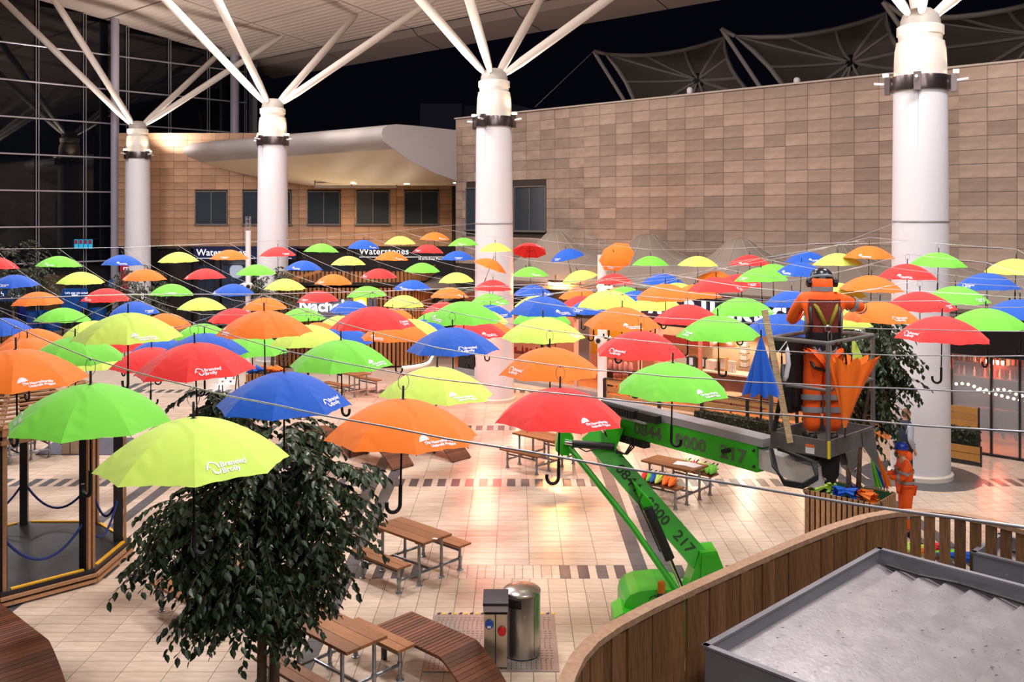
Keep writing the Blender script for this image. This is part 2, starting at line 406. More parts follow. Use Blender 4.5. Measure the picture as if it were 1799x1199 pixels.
# bookshop front below the back wall
M_NAVY = mat('navy_fascia', srgb(20, 28, 66), 0.4); M_BLKF = mat('black_fascia', srgb(22, 20, 26), 0.4)
M_SHOPD = mat('dim_shopfront', srgb(44, 36, 36), 0.3, var=0.3, scale=0.6)
def bx(px): return (px - CX) * BY / F
def bz(py): return H - (py - HY) * BY / F
struct('wall_bookshop', MB().box(-21.35, 3, BY + .35, BY + .6, 0, 4.3), M_SHOPD, 'dim bookshop front below the back wall')
for k, px in enumerate((272, 332, 382, 436, 500, 618, 705, 790)):
    solid('shop_pier', MB().box(bx(px) - .12, bx(px) + .12, BY - .05, BY + .4, 0, 4.42), M_BLKF if k != 3 else M_GREYP, 'dark shopfront pier, %s from the left along the bookshop' % ['first', 'second', 'third', 'fourth', 'fifth', 'sixth', 'seventh', 'last'][k], 'pier', group='bookshop piers')
M_LETTER = mat('lit_lettering', (0.9, 0.9, 0.95), 0.4, emit=0.9)
for (xa, xb, ya, yb, m_, tx, ty, lab) in [(342, 522, 433, 457, M_NAVY, 347, 449, 'navy bookshop fascia sign behind the second white column'), (624, 802, 434, 492, M_BLKF, 632, 447, 'black bookshop fascia sign below the canopy windows')]:
    t = thing('shop_fascia', (bx((xa + xb) / 2), BY - .1, bz(yb)), lab, 'sign')
    part(t, 'board', MB().box(bx(xa), bx(xb), BY - .16, BY - .02, bz(yb), bz(ya)), m_)
    part(t, 'lettering', text_on(MB(), 'Waterstones', 0.5, (bx(tx), BY - .18, bz(ty)), (1, 0, 0), (0, 0, 1), 0.01), M_LETTER)
    part(t, 'underline', MB().box(bx(tx), bx(xb - 8), BY - .18, BY - .16, bz(ty + 5), bz(ty + 4.2)), M_LETTER)
    if xa > 600: part(t, 'small_lettering', text_on(MB(), '10 Broadway Place', 0.17, (bx(735), BY - .18, bz(456.5)), (1, 0, 0), (0, 0, 1), 0.008), M_LETTER, kind='stuff')
# shop windows with things in them
M_DIMG = mat('dim_glass', srgb(40, 48, 60), 0.08, spec=0.7)
for k, (xa, xb) in enumerate([(345, 378), (388, 430), (440, 495), (505, 610)]):
    solid('shop_window', MB().box(bx(xa), bx(xb), BY + .2, BY + .26, 0, 3.4), M_DIMG, ['narrow shop window under the navy fascia', 'shop window left of the thin white pole', 'shop window behind the far ficus tree', 'wide shop window behind the slatted kiosk'][k], 'window')
lamp('bookshop_light', 'POINT', (bx(400), BY - 1.2, 3.0), 60, (0.8, 0.85, 1), 0.4)

# ------------------------------------------------------------------ aerofoil canopy
M_CANO = mat('canopy_metal', srgb(176, 170, 168), 0.4, 0.1, var=0.08, scale=0.5); M_SOFF = mat('canopy_soffit', srgb(226, 208, 180), 0.5, var=0.03, scale=1)
cd = Vector((-11.7, 10.0, 0)).normalized()
def cp(t, h, s=0.0): return Vector((PC.x - VX * t, PC.y - VY * t, H + h)) + cd * s
sec = [(-3.5, 3.9), (0, 3.9), (2.2, 3.93), (3.6, 3.92), (4.1, 3.84), (4.35, 3.68), (4.42, 3.5), (4.37, 3.3), (4.2, 3.1), (3.74, 2.84)]
so = [(3.74, 2.84), (2.79, 2.37), (1.44, 1.91), (0, 1.57), (-6, 1.55)]
cn = thing('entrance_canopy', cp(2, 1.6), 'large grey aerofoil canopy with cream soffit over the first floor windows', 'canopy')
nS = 14; LS = 16.5
mb = MB(); mb.grid(len(sec), nS, lambda i, j: cp(sec[i][0], sec[i][1] - (0.0 if j < nS - 2 else 0), LS * j / (nS - 1)))
part(cn, 'shell', mb, M_CANO, 60)
mb = MB(); mb.grid(len(so), nS, lambda i, j: cp(so[i][0], so[i][1], LS * j / (nS - 1))); part(cn, 'soffit', mb, M_SOFF, 60)
endp = [cp(t, h) for t, h in [q for q in sec if q[0] >= 0] + so[1:4]]
part(cn, 'end_panel', MB().extrude(endp, -cd * 0.06), mat('end_panel', srgb(186, 186, 190), 0.5))
for k, (t, s) in enumerate([(-1.5, 1.5), (-.8, 4.2), (.2, 7.0)]):
    q = cp(t, 1.55 if t < 0 else 1.62, s); part(cn, 'downlight', MB().lathe([(0.02, -.03), (.13, -.03), (.15, 0.0)], 14, q), mat('downlight', (1, .9, .75), emit=6))
    lamp('soffit_downlight', 'SPOT', q + Vector((0, 0, -.1)), 420, (1, .72, .45), .1, target=q + Vector((0.0, 1.2, -4)), spot=2.2, blend=1)
mb = MB(); q0 = at_depth(553, 330, 48.6); q1 = at_depth(697, 328, 48.6); q0.z = q1.z
mb.tube(q0, q1, .045); mb.tube(q0 + Vector((0, 0, .22)), q1 + Vector((0, 0, .22)), .03)
for f in (0, .45, 1): p = q0.lerp(q1, f); mb.tube(p, p + Vector((0, 0, .65)), .035)
part(cn, 'lighting_rail', mb, M_GREYP)
for f in (.05, .5, .95):  # unseen spots without fittings, added to brighten the canopy soffit
    p = q0.lerp(q1, f); lamp('soffit_fill_light', 'SPOT', (p.x, 49.0, 4.75), 170, (1, .8, .55), .15, target=(p.x - .3, 46.8, 8.2), spot=2.3, blend=1)

# ------------------------------------------------------------------ big roof
C_R, C_3, C_2, C_1 = Vector((9.45, 22.0, 0)), Vector((-.75, 31.0, 0)), Vector((-10.15, 39.05, 0)), Vector((-19.5, 48.3, 0))
def roof_z(V): return H + 9.75 + (6.7 - (V - 22.25)) * 0.149
m_ = bpy.data.materials.new('roof_planks'); m_.use_nodes = True; nt = m_.node_tree; b = nt.nodes['Principled BSDF']
b.inputs['Base Color'].default_value = (*srgb(222, 205, 194), 1); b.inputs['Roughness'].default_value = .5
tc = nt.nodes.new('ShaderNodeTexCoord'); mp = nt.nodes.new('ShaderNodeMapping'); mp.inputs['Rotation'].default_value = (0, 0, -math.atan2(VY, VX)); nt.links.new(tc.outputs['Object'], mp.inputs[0])
wv = nt.nodes.new('ShaderNodeTexWave'); wv.wave_type = 'BANDS'; wv.bands_direction = 'X'; wv.inputs['Scale'].default_value = 0.95; nt.links.new(mp.outputs[0], wv.inputs[0])
bp = nt.nodes.new('ShaderNodeBump'); bp.inputs['Strength'].default_value = .5; bp.inputs['Distance'].default_value = .05; nt.links.new(wv.outputs['Fac'], bp.inputs['Height']); nt.links.new(bp.outputs[0], b.inputs['Normal'])
M_ROOF = m_
def rp(U, V, dz=0.0): x, y = uv(U, V); return Vector((x, y, roof_z(V) + dz))
mb = MB(); mb.add([rp(-14, -12, .25), rp(52, -12, .25), rp(52, 31.2, .25), rp(-14, 31.2, .25)], [(0, 1, 2, 3)])
mb.extrude([rp(-14, -12, .12), rp(52, -12, .12), rp(52, 31.2, .12), rp(-14, 31.2, .12)], (0, 0, .3))
ceiling = struct('ceiling', mb, mat('roof_joint', srgb(70, 60, 56), .7), 'great cream panelled roof on white branching columns')
Us = [-14, -5, 4, 13, 22, 29, 36, 43.6, 51.6]; Vs = [-12, -5, 0, 4.5, 9, 13.5, 18, 22.5, 26.8, 31.2]
for u0, u1 in zip(Us[:-1], Us[1:]):
    for v0, v1 in zip(Vs[:-1], Vs[1:]):
        g = .05; part(ceiling, 'roof_panel', MB().extrude([rp(u0 + g, v0 + g), rp(u1 - g, v0 + g), rp(u1 - g, v1 - g), rp(u0 + g, v1 - g)], (0, 0, .1)), M_ROOF)
M_EAVE = mat('eave_metal', srgb(136, 122, 116), .5)
def ep(U, V, h): x, y = uv(U, V); return Vector((x, y, H + h))
for u0, u1 in zip(Us[:-1], Us[1:]):
    mb = MB(); sec2 = [(31.25, 9.41), (31.6, 9.1), (33.2, 8.62), (33.4, 8.75), (33.4, 9.6), (31.25, 9.7)]
    mb.grid(len(sec2), 2, lambda i, j: ep((u0 + .03, u1 - .03)[j], sec2[i][0], sec2[i][1])); part(ceiling, 'eave_panel', mb, M_EAVE)

# ------------------------------------------------------------------ glass wall on the left
M_GLASSW = mat('night_glass', (0.004, 0.005, 0.008), 0.03, spec=0.55)
M_MULL = mat('mullion_metal', srgb(190, 186, 196), .35, .5)
G0 = Vector(((192 - CX) * 51.5 / F, 51.5, 0)); GV = Vector((VX, VY, 0))
def gt(px): r = (px - CX) / F; return (r * G0.y - G0.x) / (GV.x - r * GV.y)
ts = [gt(p) for p in (-110, -20, 65, 148, 223, 297, 365, 430)]
zs = [0.05, 1.75, 3.6, 5.48, 7.35, 9.22, 11.1, 12.97, 14.85, 17.6]
gn = Vector((VY, -VX, 0))
wall_left = struct('wall_left', MB().obox(G0 + GV * (ts[0] + ts[-1]) / 2 - gn * .6 + Vector((0, 0, 8.8)), GV * (ts[-1] - ts[0]) / 2, gn * .05, (0, 0, 8.8)), M_DARK, 'tall dark glass wall on the left')
for a, b in zip(ts[:-1], ts[1:]):
    for z0, z1 in zip(zs[:-1], zs[1:]):
        zt = min(z1, roof_z((G0 + GV * b).x * VX + (G0 + GV * b).y * VY) - .02)
        if zt <= z0 + .1 or z1 < 4: continue
        part(wall_left, 'pane', MB().obox(G0 + GV * (a + b) / 2 + Vector((0, 0, (z0 + zt) / 2)), GV * ((b - a) / 2 - .02), gn * .012, (0, 0, (zt - z0) / 2 - .015)), M_GLASSW)
for t in ts:
    q = G0 + GV * t + gn * .12; zt = roof_z(q.x * VX + q.y * VY)
    part(wall_left, 'mullion', MB().tube(q + GV * .05 + Vector((0, 0, 0)), q + GV * .05 + Vector((0, 0, zt)), .022, n=6).tube(q - GV * .08, q - GV * .08 + Vector((0, 0, zt)), .022, n=6), M_MULL)
for z in zs[2:-1]:
    part(wall_left, 'transom', MB().tube(G0 + GV * ts[0] + gn * .15 + Vector((0, 0, z)), G0 + GV * ts[-1] + gn * .15 + Vector((0, 0, z)), .045, n=8), M_MULL)
q = G0 + gn * .7
solid('facade_post', MB().tube(q, q + Vector((0, 0, roof_z(q.x * VX + q.y * VY) + .1)), .22, n=20), mat('post_paint', srgb(176, 172, 190), .4), 'tall grey round post in front of the glass wall', 'post', 30)
q = Vector(on_line(403, 29.2) + (0,)) ; q = G0 + GV * gt(403) + gn * .6
solid('facade_post', MB().tube(q, q + Vector((0, 0, roof_z(q.x * VX + q.y * VY) + .1)), .26, n=20), MATS['post_paint'], 'far round post rising behind the back wall to the roof corner', 'post', 30)
q = G0 + GV * gt(432) + gn * .8
solid('roof_fin', MB().rbox(q + Vector((0, 0, 7.6)), .25, 1.1, 15.2, .5), mat('fin', srgb(96, 92, 100), .5), 'dark vertical fin beside the far round post', 'fin')

# ------------------------------------------------------------------ columns with branching struts
M_COLW = mat('column_white', srgb(226, 224, 230), .42, var=.02, scale=.6); M_STRUT = mat('strut_paint', srgb(226, 218, 208), .35)
M_RING = mat('clamp_steel', srgb(120, 108, 108), .25, .9); M_PLATE = mat('node_plate', srgb(176, 168, 160), .5)
M_LENS = mat('flood_lens', (1, .85, .6), emit=5)
clabels = ['nearest white column at the right with clamp ring and branching struts', 'white branching column in the middle before the stone corner', 'white branching column in front of the canopy nose', 'farthest white branching column beside the glass wall']
for ci, C in enumerate([C_R, C_3, C_2, C_1]):
    t = thing('branching_column', C, clabels[ci], 'column', 'white branching columns')
    part(t, 'plinth', MB().lathe([(.72, 0), (.72, .1), (.68, .13)], 40, C), M_CREAM, 40)
    part(t, 'shaft', MB().lathe([(.655, .13), (.65, 2), (.625, 5), (.59, 9.0)], 48, C), M_COLW, 40)
    part(t, 'clamp_ring', MB().lathe([(.58, 9.0), (.66, 9.0), (.665, 9.05), (.665, 9.28), (.66, 9.33), (.58, 9.33)], 48, C, cap=False), M_RING, 40)
    part(t, 'cap', MB().lathe([(.585, 9.0), (.575, 9.6), (.56, 9.95), (.53, 10.1)], 48, C), M_STRUT, 40)
    part(t, 'neck', MB().lathe([(.47, 10.05), (.53, 10.1), (.53, 10.14), (.48, 10.15), (.49, 10.3), (.52, 10.31), (.52, 10.5), (.47, 10.53)], 40, C), M_STRUT, 40)
    mb = MB().lathe([(.45, 10.5), (.44, 10.65), (.38, 10.8), (.25, 10.92), (.02, 10.95)], 24, C)
    nd = part(t, 'node', mb, M_PLATE, 40)
    for a in range(4):
        an = PI / 4 + a * PI / 2 + .3; d = Vector((math.cos(an), math.sin(an), 0))
        br = part(t, 'bracket', MB().rbox(C + d * .72 + Vector((0, 0, 9.16)), .12, .16, .42, an), M_RING)
        part(br, 'arm', MB().tube(C + d * .76 + Vector((0, 0, 9.2)), C + d * 1.02 + Vector((0, 0, 9.23)), .035), M_WHITE)
        part(t, 'floodlight', MB().rbox(C + d * .76 + Vector((0, 0, 9.42)), .12, .16, .07, an), M_LENS)
        if d.y < .75: lamp('column_uplight', 'SPOT', C + d * .86 + Vector((0, 0, 9.46)), 42 if ci else 28, (1, .78, .5), .07, target=C + d * .5 + Vector((0, 0, 10.6)), spot=2.0, blend=1)
    for su in (-1, 1):
        for sv in (-1, 1):
            hor = Vector((UX * 3.05 * su + VX * 6.7 * sv, UY * 3.05 * su + VY * 6.7 * sv, 0))
            e = C + hor; ez = roof_z(e.x * VX + e.y * VY) + .05
            p0 = C + hor.normalized() * .3 + Vector((0, 0, 10.72)); p1 = Vector((e.x, e.y, ez)); L_ = (p1 - p0)
            st = part(t, 'strut', MB().path([p0, p0 + L_ * .03, p0 + L_ * .1, p0 + L_ * .5, p0 + L_ * .93, p1], [.06, .11, .15, .165, .15, .09], 16), M_STRUT, 40)
            part(st, 'pin_plate', MB().bar(p0 - L_.normalized() * .25, p0 + L_.normalized() * .1, .05, .2), M_PLATE)
    part(t, 'seam', MB().tube(C + Vector((-.3, -.565, .2)), C + Vector((-.27, -.52, 8.95)), .008, n=4), M_GREYP)
    if ci == 0: struct('trim_1', MB().lathe([(.7, .006), (1.32, .006), (1.32, -.01)], 56, C, cap=False), M_SLATE, 'dark slate disc around the nearest column')
    # cable strap
    if ci in (0, 1): part(t, 'cable_strap', MB().lathe([(.632, 5.93 if ci == 0 else 5.8), (.64, 5.95 if ci == 0 else 5.82), (.632, 5.97 if ci == 0 else 5.84)], 36, C, cap=False), M_GREYP)
# ------------------------------------------------------------------ hanging umbrellas: row (wire), place on the wire, seen apex, distance, print
UMB = [(3,-10,-7,452,20.89,''), (4,-9,104,450,21.95,'B0'), (5,-8,215,448,23.0,'B.33'), (6,-7,313,443,24.06,''), (7,-6,403,439,25.11,'A0'), (3,-9,24,483,19.92,'A0'), (4,-8,142,478,20.98,''), (5,-7,254,473,22.03,'B-.7'), (6,-6,360,472,23.09,'B-.7'), (7,-5,450,465,24.14,''), (3,-8,66,513,18.95,'B-.75'), (4,-7,186,507,20.01,'B-.4'), (5,-6,302,499,21.06,'A.25'), (6,-5,410,499,22.12,'B-.7'), (3,-7,111,541,17.98,''), (4,-6,236,530,19.04,'A.75'), (5,-5,355,523,20.09,''), (3,-6,161,564,17.01,''), (4,-5,292,551,18.07,'B.35'), (5,-4,410,542,19.13,''), (1,-2,225,550,9.09,'B.57'), (2,-7,2,559,15.96,''), (2,-6,60,578,14.99,''), (1,-4,48,594,11.03,'A.25'), (1,-3,132,592,10.06,''), (2,-4,160,614,13.05,''), (0,-2,28,614,7.06,'B.6'), (2,-3,266,611,12.08,''), (1,-1,342,603,8.12,'A.45'), (3,-4,285,595,15.08,''), (2,-2,359,586,11.11,''), (4,-4,354,569,17.1,''), (3,-5,218,586,16.04,''), (0,-1,159,676,6.09,'A-.72'), (0,0,340,735,5.12,'A.55'), (8,-5,488,434,26.17,'A.6'), (9,-4,565,428,27.23,''), (10,-3,639,422,28.28,'B.65'), (11,-2,703,415,29.34,''), (12,-1,764,408,30.39,'B.55'), (12,0,814,418,29.42,'B0'), (8,-4,534,458,25.2,'B-.2'), (9,-3,612,450,26.26,''), (10,-2,688,442,27.31,'B.55'), (11,-1,752,430,28.37,'A-.55'), (11,0,804,441,27.4,'A.1'), (7,-4,501,490,23.18,''), (8,-3,586,482,24.23,'A-.5'), (9,-2,666,472,25.29,'B-.65'), (10,-1,742,462,26.34,''), (10,0,801,479,25.37,''), (6,-4,465,523,21.15,''), (7,-3,558,511,22.21,'A-.47'), (8,-2,644,503,23.26,''), (9,-1,725,492,24.32,'B-.33'), (9,0,790,505,23.35,'B.65'), (6,-3,531,541,20.18,''), (7,-2,618,529,21.24,''), (8,-1,710,519,22.29,''), (8,0,779,531,21.32,''), (2,-1,464,546,10.14,'B-.65'), (6,-2,597,555,19.21,''), (3,0,655,539,11.2,'A.78'), (7,-1,690,542,20.27,''), (3,-1,542,571,12.17,''), (4,-1,600,574,14.19,''), (4,0,696,564,13.22,'B-.4'), (5,0,724,561,15.25,''), (5,-2,560,567,17.19,''), (7,0,764,548,19.3,''), (6,0,745,562,17.27,''), (4,1,815,530,12.26,'B-.63'), (3,1,795,576,10.23,'A.37'), (2,0,599,598,9.17,'B.75'), (3,-2,444,588,13.14,''), (1,0,499,655,7.15,'A.78'), (2,1,768,645,8.21,'B.5'), (1,1,708,702,6.18,'B.52'), (12,1,870,427,28.46,''), (12,2,931,429,27.49,'A.5'), (12,3,994,438,26.52,'A-.6'), (11,1,866,456,26.43,''), (12,4,1078,442,25.55,'A-.6'), (12,5,1143,450,24.58,''), (12,6,1226,450,23.28,''), (11,2,932,469,25.46,'B.3'), (11,3,1014,476,24.49,''), (10,1,866,492,24.41,''), (11,4,1080,481,23.52,''), (11,5,1165,480,22.56,''), (10,2,937,501,23.44,'B.7'), (10,3,1018,506,22.47,''), (9,1,860,516,22.38,'B.55'), (9,2,940,520,21.41,''), (5,2,954,521,13.31,'B.55'), (8,1,862,536,20.36,'A.6'), (6,2,952,540,15.34,''), (9,3,1022,520,20.44,''), (6,3,1070,510,14.37,''), (7,3,1044,525,16.39,'A-.6'), (10,4,1098,504,21.5,''), (9,4,1118,511,19.47,''), (7,4,1169,499,15.42,''), (10,5,1191,497,20.53,''), (8,4,1150,518,17.45,''), (6,4,1208,535,13.4,''), (5,3,1093,540,12.34,'B.2'), (4,3,1126,582,10.32,'A-.58'), (4,2,954,558,11.29,'B.75'), (3,2,966,611,9.26,'A-.68'), (5,1,832,562,14.28,'B.5'), (6,1,850,560,16.31,''), (7,1,850,545,18.33,''), (9,5,1222,500,18.51,''), (11,6,1257,476,23.29,''), (8,5,1258,487,16.48,'B.73'), (12,7,1317,448,22.34,'B-.42'), (12,8,1417,442,21.96,'B.1'), (11,8,1472,445,19.19,''), (11,7,1358,464,20.05,''), (9,6,1337,470,17.39,'A-.75'), (10,7,1408,461,18.49,'B-.68'), (10,6,1296,482,18.8,'A.4'), (8,6,1391,511,15.74,'B.3'), (9,7,1468,497,15.94,''), (7,5,1303,523,14.46,'B.74'), (6,5,1373,552,12.43,''), (7,6,1467,540,13.15,''), (5,4,1261,555,11.37,'A-.78'), (10,8,1527,432,18.78,'B-.4'), (8,7,1531,484,15.39,''), (9,8,1594,464,16.06,'B-.36'), (10,9,1649,444,17.22,''), (10,10,1785,455,15.83,''), (9,9,1733,480,14.87,'A-.75'), (8,8,1679,503,14.65,'A.42'), (7,7,1616,513,13.75,'A.6'), (6,6,1546,530,12.18,'A.2'), (7,8,1792,526,12.6,''), (6,7,1732,542,11.83,''), (5,6,1655,556,10.28,'A-.78'), (3,3,1182,638,8.29,'B.5'), (2,2,984,682,7.24,'B.5')]
COLN = ['red', 'blue', 'orange', 'green', 'yellow']
CRGB = [srgb(244, 46, 44), srgb(0, 90, 204), srgb(254, 126, 22), srgb(124, 222, 66), srgb(214, 246, 104)]
FAB = [mat('umbrella_' + n, c, 0.75, sheen=0.15, transl=0.15, bump=0.05, bscale=9) for n, c in zip(COLN, CRGB)]
M_PRINT = mat('white_print', srgb(238, 236, 246), .6)
UR, UHT = 0.51, 0.245
def canopy_pt(k, s, t, lift=0.0):
    a0 = 2 * PI * (k - .5) / 8; a1 = 2 * PI * (k + .5) / 8; q = (t + 1) / 2
    s2 = s * (1 - .014 * (1 - t * t) * s ** 5)
    r = UR * (s2 * (1.06 - .06 * s2 * s2)); z = -UHT * s2 ** 1.85 - .006 * s2
    p0 = Vector((r * math.cos(a0), r * math.sin(a0), z)); p1 = Vector((r * math.cos(a1), r * math.sin(a1), z))
    p = p0.lerp(p1, q); p.z += .012 * (1 - t * t) * s2 * (1 - s2) * 2 + .0028 * math.sin(9 * t + 3 * k) * s2 ** 4 * (1 - t * t)
    if abs(t) > .3: p.z += .0085 * math.sin(34 * s2 + 9 * abs(t) + k) * (s2 ** 3) * (1 - s2 ** 7) * (abs(t) - .3) * (1 - abs(t)) * 11
    if lift:
        am = 2 * PI * k / 8; nrm = Vector((math.cos(am) * .55 * s2, math.sin(am) * .55 * s2, 1)).normalized(); p += nrm * lift
    return p
can = MB()
for k in range(8): can.grid(25, 15, lambda i, j: canopy_pt(k, max(i / 24, .012), -1 + j / 7))
ME_CAN = []
for fm, nme in zip(FAB, COLN): ME_CAN.append(can.mesh('canopy', fm, smooth=0))
ME_FER = MB().lathe([(.022, -.012), (.02, 0), (.0075, .006), (.007, .085), (.004, .09)], 10).mesh('ferrule', M_BLACK, smooth=30)
ME_SHA = MB().tube((0, 0, -.01), (0, 0, -.6), .007, n=8).mesh('shaft', M_BLACK, smooth=30)
hook = [(0, 0, -.56), (0, 0, -.68)] + [(-.045 + .045 * math.cos(a), 0, -.69 - .045 * math.sin(a)) for a in [PI * i / 8 for i in range(9)]] + [(-.09, 0, -.665)]
ME_HAN = MB().path(hook, .013, 8).mesh('handle', M_RUBBER, smooth=40)
rb = MB()
for k in range(8):
    pts = [canopy_pt(k, s, -1) + Vector((0, 0, -.007)) for s in (.02, .25, .5, .75, .9, 1.0)]; rb.path(pts, .0028, 4)
    rb.tube((0, 0, -.27), canopy_pt(k, .52, -1) + Vector((0, 0, -.008)), .0025, n=4)
ME_RIB = rb.mesh('ribs', M_BLACK)
lp = MB().path([(.035 * math.sin(a), 0, .115 - .055 * math.cos(a)) for a in [2 * PI * i / 14 for i in range(14)]], .0022, 4, closed=True); lp.ball((0, 0, .165), .011, n=6, m=4)
ME_LOOP = lp.mesh('hanging_loop', M_STEEL)
# prints, laid on the panel facing +x
def on_panel(vs, s0=0.9, scale=1.0):
    out = []
    for (x, y) in vs:
        s = s0 - y * scale / .56; wdt = UR * (s * (1.06 - .06 * s * s)) * math.sin(PI / 8); out.append(canopy_pt(0, s, max(-1, min(1, x * scale / wdt)), .0035))
    return out
def poly2(mb, pts, faces, **k): mb.add(on_panel(pts, **k), faces)
def put_text(mb, body, size, x, y, **k):
    vs, fs = text_data(body, size, 0, 'LEFT', 2, .0012); poly2(mb, [(v[0] + x, -(-v[1]) * 1 + y) for v in vs], fs, **k)
def arc_band(cx, cy, r0, r1, a0, a1, n=14):
    pts = []; 
    for i in range(n + 1):
        a = a0 + (a1 - a0) * i / n; pts += [(cx + r0 * math.cos(a), cy + r0 * math.sin(a)), (cx + r1 * math.cos(a), cy + r1 * math.sin(a))]
    return pts, [(2 * i, 2 * i + 1, 2 * i + 3, 2 * i + 2) for i in range(n)]
la = MB()
def up(pts): return [(x, y) for x, y in pts]
pa, fa = arc_band(-.075, .02, .026, .035, -.15, PI + .15); poly2(la, pa, fa)                      # crescent canopy outline
pa, fa = arc_band(-.1, .015, .008, .012, 0, PI, 6); poly2(la, pa, fa); 
pa, fa = arc_band(-.06, .004, .014, .023, PI * .9, PI * 2.05, 10); poly2(la, pa, fa)               # hooked handle
put_text(la, 'Branded', .042, -.035, .018); put_text(la, 'Brolly', .042, -.035, -.018)
ME_LA = la.mesh('printed_logo', M_PRINT)
lb = MB()
for i in range(6):                                                                             # half dome of six slices
    a0 = PI * i / 6 + .02; a1 = PI * (i + 1) / 6 - .02; pts = [(-.1, .02)] + [(-.1 + .036 * math.cos(a0 + (a1 - a0) * q / 3), .02 + .036 * math.sin(a0 + (a1 - a0) * q / 3)) for q in range(4)]
    poly2(lb, pts, [tuple(range(5))])
put_text(lb, 'The Neurodiversity', .0265, -.108, -.006); put_text(lb, 'Umbrella Project', .0265, -.07, -.03)
ME_LB = lb.mesh('printed_logo', M_PRINT)
ORD = ['first', 'second', 'third', 'fourth', 'fifth', 'sixth', 'seventh', 'eighth', 'ninth', 'tenth', 'eleventh', 'twelfth', 'thirteenth', 'fourteenth', 'fifteenth', 'sixteenth', 'seventeenth', 'eighteenth', 'nineteenth', 'twentieth',
       'twenty-first', 'twenty-second', 'twenty-third', 'twenty-fourth', 'twenty-fifth', 'twenty-sixth', 'twenty-seventh', 'twenty-eighth', 'twenty-ninth', 'thirtieth', 'thirty-first', 'thirty-second']
TILT = {(12, 2): (-.42, .05), (12, 3): (.1, -.22), (11, 1): (0, .36), (11, 3): (0, -.26), (12, 4): (.75, -.55)}
ucol = lambda n, j: (4 + 2 * n + j) % 5
seq = sorted(UMB, key=lambda q: (q[2], q[3]) )
byc = {c: sorted([q for q in UMB if ucol(q[0], q[1]) == c], key=lambda q: q[2]) for c in range(5)}
site = {(q[0], q[1]): q for q in UMB}
hang = {}
rnd = random.Random(3)
for q in UMB:
    n, j, px, py, Y, lg = q; c = ucol(n, j); p = at_depth(px, py, Y)
    nb = site.get((n, j + 1)); size = 'large' if Y < 8.5 else ('mid-sized' if Y < 14.5 else 'small')
    lab = '%s %s umbrella, %s %s one from the left edge' % (size, COLN[c], ORD[byc[c].index(q)], COLN[c])
    if nb: lab += ', left of a %s one' % COLN[ucol(n, j + 1)]
    if lg:
        f = float(lg[1:] or 0); ph = -math.acos(max(-1, min(1, f / .82)))
    else: ph = rnd.choice([.9, 1.3, 1.8, 2.2]) + rnd.uniform(-.2, .2)
    rx, ry = TILT.get((n, j), (rnd.uniform(-.03, .03), rnd.uniform(-.03, .03)))
    o = thing('umbrella', p, lab, 'umbrella', 'hanging umbrellas over the plaza')
    o.rotation_euler = (rx, ry, 0)
    link('canopy', ME_CAN[c], o, rot=(0, 0, ph)); link('ferrule', ME_FER, o); link('shaft', ME_SHA, o)
    link('handle', ME_HAN, o, rot=(0, 0, rnd.choice([0, .4, PI, PI - .5, -.6, 1.6]))); link('ribs', ME_RIB, o, rot=(0, 0, ph)); link('hanging_loop', ME_LOOP, o, rot=(0, 0, rnd.uniform(-.5, .5)))
    link('printed_logo', ME_LB if lg[:1] == 'B' or (not lg and rnd.random() < .5) else ME_LA, o, rot=(0, 0, ph))
    hang[(n, j)] = p + Vector((0, 0, .168))
# ------------------------------------------------------------------ wires along the rows and the two main cables
M_WIRE = mat('wire', srgb(205, 205, 212), .35, .6)
LX0, LY0, LAX, LAY, LBX, LBY = -1.753, 5.125, 1.008, -.969, .0186, 2.025
nn = sorted(set(q[0] for q in UMB))
for n in nn:
    js = sorted(j for (m, j) in hang if m == n); pts = [hang[(n, j)] for j in js]
    d = Vector((LAX, LAY, 0)); p = pts[0]
    if n < 3: pts = [p - d * 6 + Vector((0, 0, .9)), p - d * 3 + Vector((0, 0, .4))] + pts
    q = pts[-1]; hend = {0: .75, 1: .83, 2: .94}.get(n, .95)
    if n <= 10:        # the empty end of the wire climbs to its anchor beyond the right edge
        b_ = .54; tt = (b_ * q.y - q.x) / (d.x - b_ * d.y); tt = max(tt, .6)
        for k in range(1, 7):
            f = k / 5; e = q + d * tt * f
            if e.y < 1.2: break
            e.z = q.z + (H - hend - q.z) * f - .03 * math.sin(PI * min(1, f)); pts.append(e)
    else:
        pts.append(q + d + Vector((0, 0, .1)))
    sm = []
    for a, b in zip(pts[:-1], pts[1:]): sm += [a, a.lerp(b, .5) + Vector((0, 0, -.006))]
    sm.append(pts[-1])
    ocols = COLN[ucol(n, js[0])], COLN[ucol(n, js[-1])]
    solid('steel_wire', MB().path(sm, .0042, 5), M_WIRE, 'thin steel wire threading %d umbrellas, %s wire counted away from the camera' % (len(js), ORD[nn.index(n)]), 'wire', 0, 'umbrella wires', base=pts[0])
for k, (off, lab) in enumerate([(13, 'main cable along the far left ends of the umbrella wires'), (3, 'main cable crossing mid plaza to the nearest column')]):
    pts = [hang[key] + Vector((0, 0, .01)) for key in sorted((n, j) for (n, j) in hang if n - j == off)]
    d = Vector((LAX + LBX, LAY + LBY, 0))
    if k == 0: pts = [pts[0] - d * 4] + pts + [C_3 + Vector((-.62, -.25, 5.82))]
    else: pts = [pts[0] - d * 2.5 - Vector((3, 0, 0))] + pts + [C_R + Vector((-.6, -.25, 5.95))]
    solid('main_cable', MB().path(pts, .0052, 5), M_WIRE, lab, 'cable', 0, base=pts[0])

